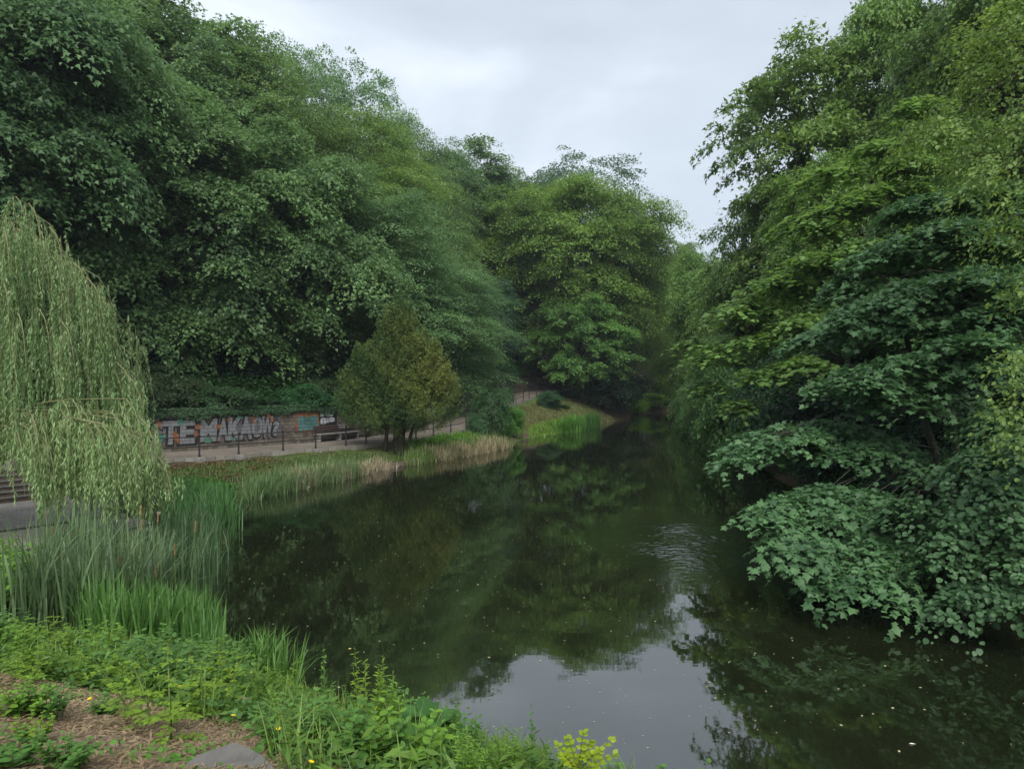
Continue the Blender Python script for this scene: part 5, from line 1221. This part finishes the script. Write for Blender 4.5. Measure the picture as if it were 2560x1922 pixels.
# tangled thicket of herbs: uncountable, one object per patch
def thicket(label, poly, n, kinds, hr, color, seed, wide=1.2):
    rng = np.random.default_rng(seed); x, y = scatter_poly(rng, poly, n, max(6, n // 5), .16); z = ground_z(x, y); Vs = []; As = []; FF = {}; off = 0
    for i in range(n):
        if z[i] < .02: continue
        lm, sm, hp = HERB[kinds[rng.integers(len(kinds))]][0 if rng.random() < .34 else -1]; q = HV[lm.name]; s = rng.uniform(*hr) / hp; a = rng.random() * 6.28; ca, sa = math.cos(a), math.sin(a)
        v = q[0] * np.array([s * wide, s * wide, s]); v = np.stack([v[:, 0] * ca - v[:, 1] * sa, v[:, 0] * sa + v[:, 1] * ca, v[:, 2]], 1) + np.array([x[i], y[i], z[i]])
        Vs.append(v); As.append(q[2] + rng.normal(0, .15))
        for f in q[1]: FF.setdefault(f.shape[1], []).append(f + off)
        off += len(v)
    V = np.concatenate(Vs); o0 = np.array([x.mean(), y.mean(), 0]); me = np_mesh('weed_thicket', V - o0, [np.concatenate(f) for f in FF.values()], attr=np.clip(np.concatenate(As), 0, 1)); me.materials.append(M['herb'])
    o = link('weed_thicket', me, None, None, o0); o.color = (*color, 1); tag(o, label, 'weeds', kind='stuff')
HV = {}
for vs_ in HERB.values():
    for lm, sm, hp in vs_:
        v = np.empty(len(lm.vertices) * 3, np.float32); lm.vertices.foreach_get('co', v); a = np.empty(len(lm.vertices), np.float32); lm.attributes['tint'].data.foreach_get('value', a)
        k = {}
        for p_ in lm.polygons: k.setdefault(len(p_.vertices), []).append(tuple(p_.vertices))
        HV[lm.name] = (v.reshape(-1, 3), [np.array(f) for f in k.values()], a)
strip_ = [(-12, 7.5), (-9.5, 9.4), (-6, 9.4), (-4.0, 9.6), (-2.6, 8.9), (-1.0, 7.6), (.9, 6.6), (2.6, 5.6), (2.2, 3.8), (.3, 3.6), (-.6, 4.4), (-2.2, 5.9), (-4, 6.6), (-6.5, 6.2), (-10, 5)]
thicket('tangle of leafy nettles and docks over the near bank', strip_, 260, ['leafy', 'nettle', 'leafy'], (.14, .42), (.95, 1.02, 1.0), 201)
thicket('bright willowherb shoots through the near bank weeds', strip_, 110, ['willowherb'], (.2, .45), (1.25, 1.2, .75), 202, .8)
thicket('feathered yellow-green locust shoots through the near bank weeds', [(-9, 6.6), (-6, 8.2), (-3.2, 9.0), (-1.6, 7.6), (-1.4, 5.6), (-3, 5.8), (-6, 6.0)], 75, ['locust'], (.2, .42), (1.7, 1.45, .65), 203)
thicket('nettle thicket between the plaza edge and the cattail bed', [(-7.6, 10.4), (-8.6, 12.3), (-9.4, 13.8), (-10.8, 14.2), (-11.6, 12.6), (-10.4, 10.8), (-8.8, 9.4)], 170, ['nettle', 'leafy', 'willowherb'], (.6, 1.15), (1.35, 1.45, .75), 204)
# ivy spilling over the wall top
def ivy():
    rng = np.random.default_rng(303); n = 19000; u = rng.random(n) * 58 + 1.2; k = np.minimum((u / .5).astype(int), len(WL) - 2); fr_ = (u / .5 - k)[:, None]; P0 = WL[k] * (1 - fr_) + WL[k + 1] * fr_; nn = NL[k]; hang = np.clip(noise2(u, u * 0, 1.3, 3) * .8 + noise2(u, u * 0, .37, 5) * .6 - .4, 0, 1)
    t = rng.random(n) ** 1.5; out_ = rng.uniform(-.25, .12, n); z = P0[:, 2] + wall_top[k] + .16 - t * (hang * .75 + .05) + rng.normal(0, .05, n)
    z = np.where(out_ < -.02, P0[:, 2] + wall_top[k] + .1 + rng.random(n) * .35, z)
    P = np.stack([P0[:, 0] - nn[:, 0] * out_ - nn[:, 0] * .04, P0[:, 1] - nn[:, 1] * out_ - nn[:, 1] * .04, z], 1); o0 = P.mean(0)
    Nn = np.stack([-nn[:, 0], -nn[:, 1], np.full(n, .7)], 1) + rng.normal(0, .35, (n, 3)); T = np.array([0, 0, -1.0]) + rng.normal(0, .5, (n, 3))
    v, f, a = leaves(P - o0, Nn, T, rng.uniform(.07, .13, n), 'star', rng.normal(.4, .18, n)); o = link('ivy', leafmesh('ivy', [(v, f, a)], M['leaf']), None, None, o0); o.color = (.6, .75, .65, 1)
    tag(o, 'ivy and creepers spilling over the top of the graffiti wall', 'ivy', kind='stuff')
ivy()
# flowers
def ragwort():
    r = empty('yellow_flower', (0, 0, 0)); MB().tube([(0, 0, -.1), (.01, 0, .3), (0, 0, .5)], [.003, .0025, .002], 4).build('stem', M['stemgreen'], r)
    b = MB(); 
    for k in range(9):
        a = k * 2 * math.pi / 9; b.box((math.cos(a) * .013, math.sin(a) * .013, .503), (.018, .007, .002), rz=a)
    b.ball((0, 0, .505), .008, 8, 5, (1, 1, .6)); b.build('petals', M['yellow'], r); return r
fl = ragwort(); fspots = [(362, 1606), (343, 1628), (392, 1612), (449, 1655), (430, 1690), (445, 1716), (568, 1795), (695, 1800), (732, 1902), (255, 1730), (625, 1682)]
fdesc = ['highest, before the iris leaves', 'just left of the highest one', 'right of the highest one', 'above the locust sprays', 'left of the feathered spray', 'under the feathered spray', 'low among the seedlings', 'at the water edge left of the nettle', 'by the slab', 'on the bare earth edge', 'beside the iris tuft']
rf = np.random.default_rng(5)
for i, ((px, py), ds) in enumerate(zip(fspots, fdesc)):
    o = fl if i == 0 else copy_tree(fl); p = gp(px, py, .22); o.location = (p.x, p.y, p.z - .25); o.rotation_euler = (rf.normal(0.25, .1), rf.normal(0, .2), rf.random() * 6)
    o.scale = (.6, .6, .5); tag(o, 'small yellow flower ' + ds, 'flower', 'yellow flowers in the foreground weeds')

# concrete slab lying in the grass, broken stone at the left
p = gp(545, 1920); sb = MB(); sb.prism([(-.27, -.2), (.1, -.36), (.36, -.1), (.2, .08), (.05, .17), (-.12, .06)], -.06, .02)
so_ = sb.build('concrete_slab', M['slab'], None, loc=(p.x, p.y, p.z + .005)); so_.rotation_euler = (R(12), R(7), R(10)); tag(so_, 'grey concrete slab half buried in dry grass at the bottom edge', 'slab')
def rock(name, px, py, s, label, seed, mat):
    p = gp(px, py); bm = bmesh.new(); bmesh.ops.create_icosphere(bm, subdivisions=3, radius=1)
    for v in bm.verts:
        n_ = noise.noise(v.co * 1.3 + Vector((seed, 0, 0))); v.co *= 1 + .45 * n_; v.co = Vector((v.co.x * s[0], v.co.y * s[1], v.co.z * s[2]))
    me = bpy.data.meshes.new(name); bm.to_mesh(me); bm.free(); o = link(name, me, mat, None, (p.x, p.y, p.z)); tag(o, label, 'stone')
M['rock'] = noise_mat('brown_rock', [(.06, .04, .03), (.14, .10, .08), (.3, .27, .24)], 12, rough=.95, bump=.6)
rock('stone', 20, 1680, (.10, .09, .07), 'brown stone on the earth at the left edge', 3, M['rock'])
rock('stone', 275, 1865, (.05, .045, .03), 'small grey stone on the bare earth', 8, M['rock'])
p = gp(617, 1800); o = MB().tube([(-.14, .05, .03), (0, 0, .05), (.15, -.05, .02)], [.012, .014, .01], 7).build('dead_stick', M['timber'], None, loc=(p.x, p.y, p.z + .12)); tag(o, 'pale dead stick lying in the weeds near the iris tuft', 'stick')

# things afloat
rng = np.random.default_rng(8)
m = 1400; D = rng.uniform(8.5, 60, m * 3) ; px = rng.uniform(380, 2600, m * 3); x = (px - 1280) / FPX * D; y = D
k = poly_inside(x, y, SH) & (rng.random(m * 3) < np.clip(24 / D, 0, 1)); x, y = x[k][:m], y[k][:m]; n = len(x); th = rng.random(n) * 6.28
v, f, a = leaves(np.stack([x, y, np.full(n, .006)], 1), np.tile([0, 0, 1.0], (n, 1)) + rng.normal(0, .05, (n, 3)), np.stack([np.cos(th), np.sin(th), th * 0], 1), rng.uniform(.011, .030, n) * rng.choice([1, 1, 1.6], n), 'oval', rng.uniform(.3, 1, n))
o = link('floating_debris', leafmesh('floating_debris', [(v, f, a)], M['straw']), None); o.color = (1.25, 1.3, 1.1, 1); tag(o, 'pale petals and bits of leaf scattered over the dark water', 'debris', kind='stuff')
for (px, py, s, lab, col, nm) in ((871, 1622, .05, 'yellow leaf floating left of the centre of the pond', (1.8, 2.0, .7), 'floating_leaf'), (2272, 1860, .1, 'white feather floating near the bottom right', (2.6, 2.8, 3), 'floating_feather'), (2105, 1507, .3, 'thin pale twig afloat below the sycamore', (1, 1, .9), 'floating_twig')):
    D = FPX * CAMZ / (py - 961); p = at(px, py, D); v, f, a = leaves(np.array([[0, 0, .01]]), np.array([[.05, 0, 1.0]]), np.array([[1.0, .15, 0]]), np.array([s]), 'slim' if 'leaf' not in nm else 'oval', np.array([.9]))
    o = link(nm, leafmesh(nm, [(v, f, a)], M['straw']), None, None, (p.x, p.y, 0)); o.color = (*col, 1); tag(o, lab, nm.split('_')[1])
# ---- thin haze volume added to lift the dark tones with distance
hz, nth, bh = mat_new('haze'); nth.nodes.remove(bh); pv = nth.nodes.new('ShaderNodeVolumePrincipled'); pv.inputs['Color'].default_value = (.80, .88, 1.0, 1)
pv.inputs['Density'].default_value = .0003; pv.inputs['Anisotropy'].default_value = .1
nth.links.new(pv.outputs[0], nth.nodes['Material Output'].inputs['Volume'])
hb = MB(); hb.box((0, 240, 29), (860, 740, 64)); tag(hb.build('haze', hz), kind='stuff')
sc.cycles.volume_bounces = 0
print('OBJECTS', len(bpy.data.objects), 'tris', sum(len(m_.polygons) for m_ in bpy.data.meshes))
